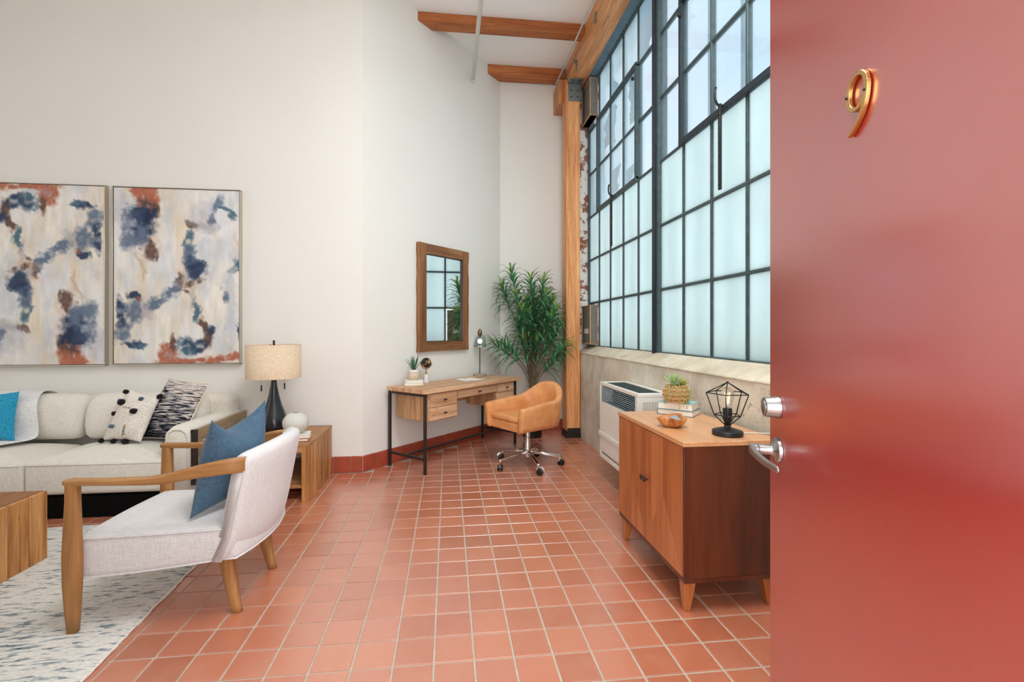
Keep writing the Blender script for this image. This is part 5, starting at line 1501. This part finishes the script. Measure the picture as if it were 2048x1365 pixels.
def veneer_door(y0, y1):
    d = obj('door', bx(0.0, 0.018, y0, y1, 0.168, 0.774), M['walnut_a'], cb, bevel=0.001, seg=1)
    ym = (y0 + y1) / 2; z0, z1 = 0.170, 0.772; zm = (z0 + z1) / 2
    e = 0.0012
    tris = [([(y0 + e, z0), (ym, z0), (ym, zm + 0.02)], 'walnut_b', 0.35), ([(y0 + e, z0), (ym, zm + 0.02), (ym, z1), (y0 + e, z1)], 'walnut_a', 0),
            ([(y1 - e, z0), (ym, zm + 0.02), (ym, z0)], 'walnut_a', 0.0), ([(y1 - e, z0), (y1 - e, z1), (ym, z1), (ym, zm + 0.02)], 'walnut_b', 0)]
    for poly, m_, _r in tris:
        b = B()
        A_ = [b.verts.new((-0.0008, p[0], p[1])) for p in poly]; C_ = [b.verts.new((0.001, p[0], p[1])) for p in poly]
        b.faces.new(A_); b.faces.new(C_[::-1])
        for i in range(len(A_)): b.faces.new((A_[i], A_[(i + 1) % len(A_)], C_[(i + 1) % len(A_)], C_[i]))
        obj('veneer', b, M[m_], d)
    return d
d1 = veneer_door(0.012, CW / 2 - 0.001); d2 = veneer_door(CW / 2 + 0.001, CW - 0.012)
for d, y in ((d1, CW / 2 - 0.022), (d2, CW / 2 + 0.022)):
    b = B(); tube(b, [(0.0, y, 0.505), (-0.018, y, 0.505)], 0.005, 10); box(b, -0.024, -0.017, y - 0.010, y + 0.010, 0.492, 0.518); obj('knob', b, M['brown_metal'], d, bevel=0.002)
for (x, y) in ((0.045, 0.05), (0.045, CW - 0.05), (CD - 0.05, 0.05), (CD - 0.05, CW - 0.05)):
    sx = -1 if x < 0.2 else 1; sy = -1 if y < 0.3 else 1
    b = hexa(B(), [(x - 0.014 + sx * 0.012, y - 0.014 + sy * 0.012, 0), (x + 0.014 + sx * 0.012, y - 0.014 + sy * 0.012, 0), (x + 0.014 + sx * 0.012, y + 0.014 + sy * 0.012, 0), (x - 0.014 + sx * 0.012, y + 0.014 + sy * 0.012, 0)],
             [(x - 0.03, y - 0.028, 0.142), (x + 0.03, y - 0.028, 0.142), (x + 0.03, y + 0.028, 0.142), (x - 0.03, y + 0.028, 0.142)])
    obj('leg', b, M['walnut_a'], cb, bevel=0.003)
CT = 0.8005
# books + basket
book('hardback_book', 'lower grey cloth book of the stack on the cabinet', 'book', (1.430, 2.735, CT), -0.80, 0.215, 0.165, 0.034, M['grey_cover'], 'books on the cabinet')
book('hardback_book', 'pale teal book on top of the stack on the cabinet', 'book', (1.425, 2.735, CT + 0.0345), -0.74, 0.205, 0.160, 0.042, M['teal_cover'], 'books on the cabinet')
ZT = CT + 0.077
bp = thing('succulent_basket', 'round woven basket of succulents on the teal book', 'potted plant', (1.395, 2.70, ZT))
n_r = 15
def basket_r(z): return 0.046 + 0.030 * math.sin(PI * min(1, max(0, (z + 0.012) / 0.130)))
obj('liner', lathe(B(), [(0.0, 0.002), (0.045, 0.002)] + [(basket_r(z) - 0.006, z) for z in [0.004 + 0.009 * k for k in range(12)]] + [(0.04, 0.100), (0.0, 0.100)], 32), M['rattan'], bp, smooth=True)
for k in range(12):
    z = 0.006 + 0.0088 * k; b = B(); pts = []
    for i in range(61):
        a = 2 * PI * i / 60; r = basket_r(z) + 0.0030 * math.sin(a * 15 + PI * (k % 2)); pts.append((r * math.cos(a), r * math.sin(a), z + 0.0015 * math.sin(a * 15)))
    tube(b, pts, 0.0044, 5); obj('weave', b, M['rattan'] if k % 3 else M['rattan_lt'], bp, smooth=True)
obj('soil', lathe(B(), [(0.0, 0.098), (0.046, 0.098), (0.046, 0.104), (0.0, 0.104)], 24), M['soil'], bp)
rr = random.Random(8)
for (cx, cy, n_, L_, m_, w_, up0) in ((-0.020, -0.015, 28, 0.098, 'echeveria', 0.0100, 0.55), (0.034, -0.012, 22, 0.050, 'yellow_succ', 0.0095, 0.35)):
    for i in range(n_):
        a = i * 2.399; f = i / n_
        o_ = obj('leaf', blade(L_ * (1 - 0.45 * (1 - f)) * rr.uniform(0.85, 1.1), w_, a, up0 + 1.15 * (1 - f), -0.35 if m_ == 'yellow_succ' else 0.25, 5, 0.003), M[m_], bp, smooth=True)
        o_.location = (cx, cy, 0.102 + 0.014 * (1 - f))
for i in range(9):
    a = math.radians(200 + i * 14); b = B(); p0 = Vector((0.045 * math.cos(a), 0.045 * math.sin(a), 0.108)); ln = rr.uniform(0.05, 0.13)
    pts = [p0, p0 + Vector((0.03 * math.cos(a), 0.03 * math.sin(a), 0.004))] + [p0 + Vector(((0.040 + 0.006 * rr.random()) * math.cos(a), (0.040 + 0.006 * rr.random()) * math.sin(a), -ln * q / 5)) for q in range(1, 6)]
    tube(b, pts, 0.0015, 5)
    for p in pts[2:]:
        for _ in range(4):
            v = Vector((rr.uniform(-1, 1), rr.uniform(-1, 1), rr.uniform(-0.6, 0.6))) * 0.008; tube(b, [p, p + v], [0.003, 0.001], 4)
    obj('trailing_stem', b, M['echeveria'] if i % 2 else M['yellow_succ'], bp, smooth=True)
# live edge bowl
bw_ = thing('wooden_bowl', 'live edge wooden bowl on the front of the cabinet', 'bowl', (1.205, 2.375, CT), 0.5)
def bowl_ring(r, z, wob):
    return [((r + wob * (0.5 * math.sin(3 * a + 0.6) + 0.35 * math.sin(5 * a) + 0.25 * math.sin(8 * a + 1))) * math.cos(a), (r + wob * (0.5 * math.sin(3 * a + 0.6) + 0.35 * math.sin(5 * a) + 0.25 * math.sin(8 * a + 1))) * math.sin(a) * 0.92, z + (0.006 * math.sin(2 * a + 1) if z > 0.03 else 0)) for a in [2 * PI * k / 56 for k in range(56)]]
rings = [bowl_ring(0.036, 0.0, 0.002), bowl_ring(0.050, 0.004, 0.004), bowl_ring(0.066, 0.020, 0.008), bowl_ring(0.076, 0.038, 0.011), bowl_ring(0.080, 0.050, 0.013), bowl_ring(0.077, 0.053, 0.013), bowl_ring(0.064, 0.050, 0.009), bowl_ring(0.056, 0.044, 0.008), bowl_ring(0.040, 0.028, 0.004), bowl_ring(0.010, 0.022, 0.001)]
t = NT('live_edge_bowl_wood', 0.35, 0, 0.5)
f = t.noise(t.co((9, 9, 3), False), 1.6, 5, 0.6, 1.2); t.color(t.ramp(f, [(0.3, S(112, 60, 24)), (0.5, S(180, 112, 58)), (0.7, S(222, 168, 110))])); M['bowl'] = t.m
obj('bowl', loft(B(), rings), M['bowl'], bw_, smooth=True)
b = B(); loft(b, [bowl_ring(0.030, 0.030, 0.003), bowl_ring(0.048, 0.041, 0.007), bowl_ring(0.046, 0.0445, 0.007), bowl_ring(0.004, 0.0465, 0.0)]); 
o_ = obj('inner_lining', b, M['silver'], bw_, smooth=True); o_['label'] = 'pale silvery blue lining'
# geometric cage lamp
cl_ = thing('cage_lamp', 'black wire cage lamp with clear filament bulb', 'lamp', (1.378, 2.150, CT), 0.3)
obj('base', lathe(B(), [(0.0, 0), (0.068, 0.0), (0.071, 0.003), (0.071, 0.020), (0.068, 0.024), (0.030, 0.036), (0.016, 0.040), (0.014, 0.052), (0.0, 0.052)], 48), M['black_metal'], cl_, bevel=0.001)
obj('socket', lathe(B(), [(0.0, 0.045), (0.012, 0.045), (0.016, 0.062), (0.0215, 0.085), (0.0215, 0.130), (0.019, 0.134), (0.0, 0.134)], 24), M['black_plastic'], cl_, bevel=0.001)
N5 = 5
def ring5(r, z, off=0.0): return [Vector((r * math.cos(2 * PI * k / N5 + off), r * math.sin(2 * PI * k / N5 + off), z)) for k in range(N5)]
apex = Vector((0, 0, 0.262)); wide = ring5(0.099, 0.208); low = ring5(0.062, 0.100); foot = ring5(0.012, 0.050)
cage = obj('cage', lathe(B(), [(0.0, 0.257), (0.005, 0.259), (0.005, 0.265), (0.0, 0.267)], 12), M['black_metal'], cl_, smooth=True)
for k in range(N5):
    j = (k + 1) % N5
    for p, q in ((apex, wide[k]), (wide[k], wide[j]), (wide[k], low[k]), (low[k], low[j]), (low[k], foot[k])):
        b = B(); tube(b, [p, q], 0.0026, 8); obj('wire', b, M['black_metal'], cage, smooth=True)
bulb = obj('bulb', lathe(B(), [(0.014, 0.128), (0.015, 0.140), (0.022, 0.165), (0.0285, 0.190), (0.030, 0.208), (0.026, 0.224), (0.016, 0.235), (0.006, 0.239), (0.0, 0.2395)], 28, closed=False), M['bulb_glass'], cl_, smooth=True)
b = B()
for k in range(6):
    a = 2 * PI * k / 6; tube(b, [(0.005 * math.cos(a), 0.005 * math.sin(a), 0.158), (0.010 * math.cos(a), 0.010 * math.sin(a), 0.210)], 0.0010, 5)
obj('filament', b, M['filament'], bulb)
b = B(); tube(b, [(0, 0, 0.132), (0, 0, 0.160)], 0.004, 8); obj('glass_stem', b, M['marble'], bulb, smooth=True)
b = B(); tube(b, [tuple(v) for v in bezier((0.070, 0.0, 0.006), (0.12, -0.02, 0.004), (0.16, -0.05, 0.004), (0.214, -0.075, 0.004), 10)] + [(0.228, -0.080, -0.02), (0.230, -0.080, -0.4), (0.226, -0.082, -0.76), (0.200, -0.10, -0.794), (0.12, -0.17, -0.795)], 0.003, 6)
obj('cord', b, M['white'], cl_, smooth=True)
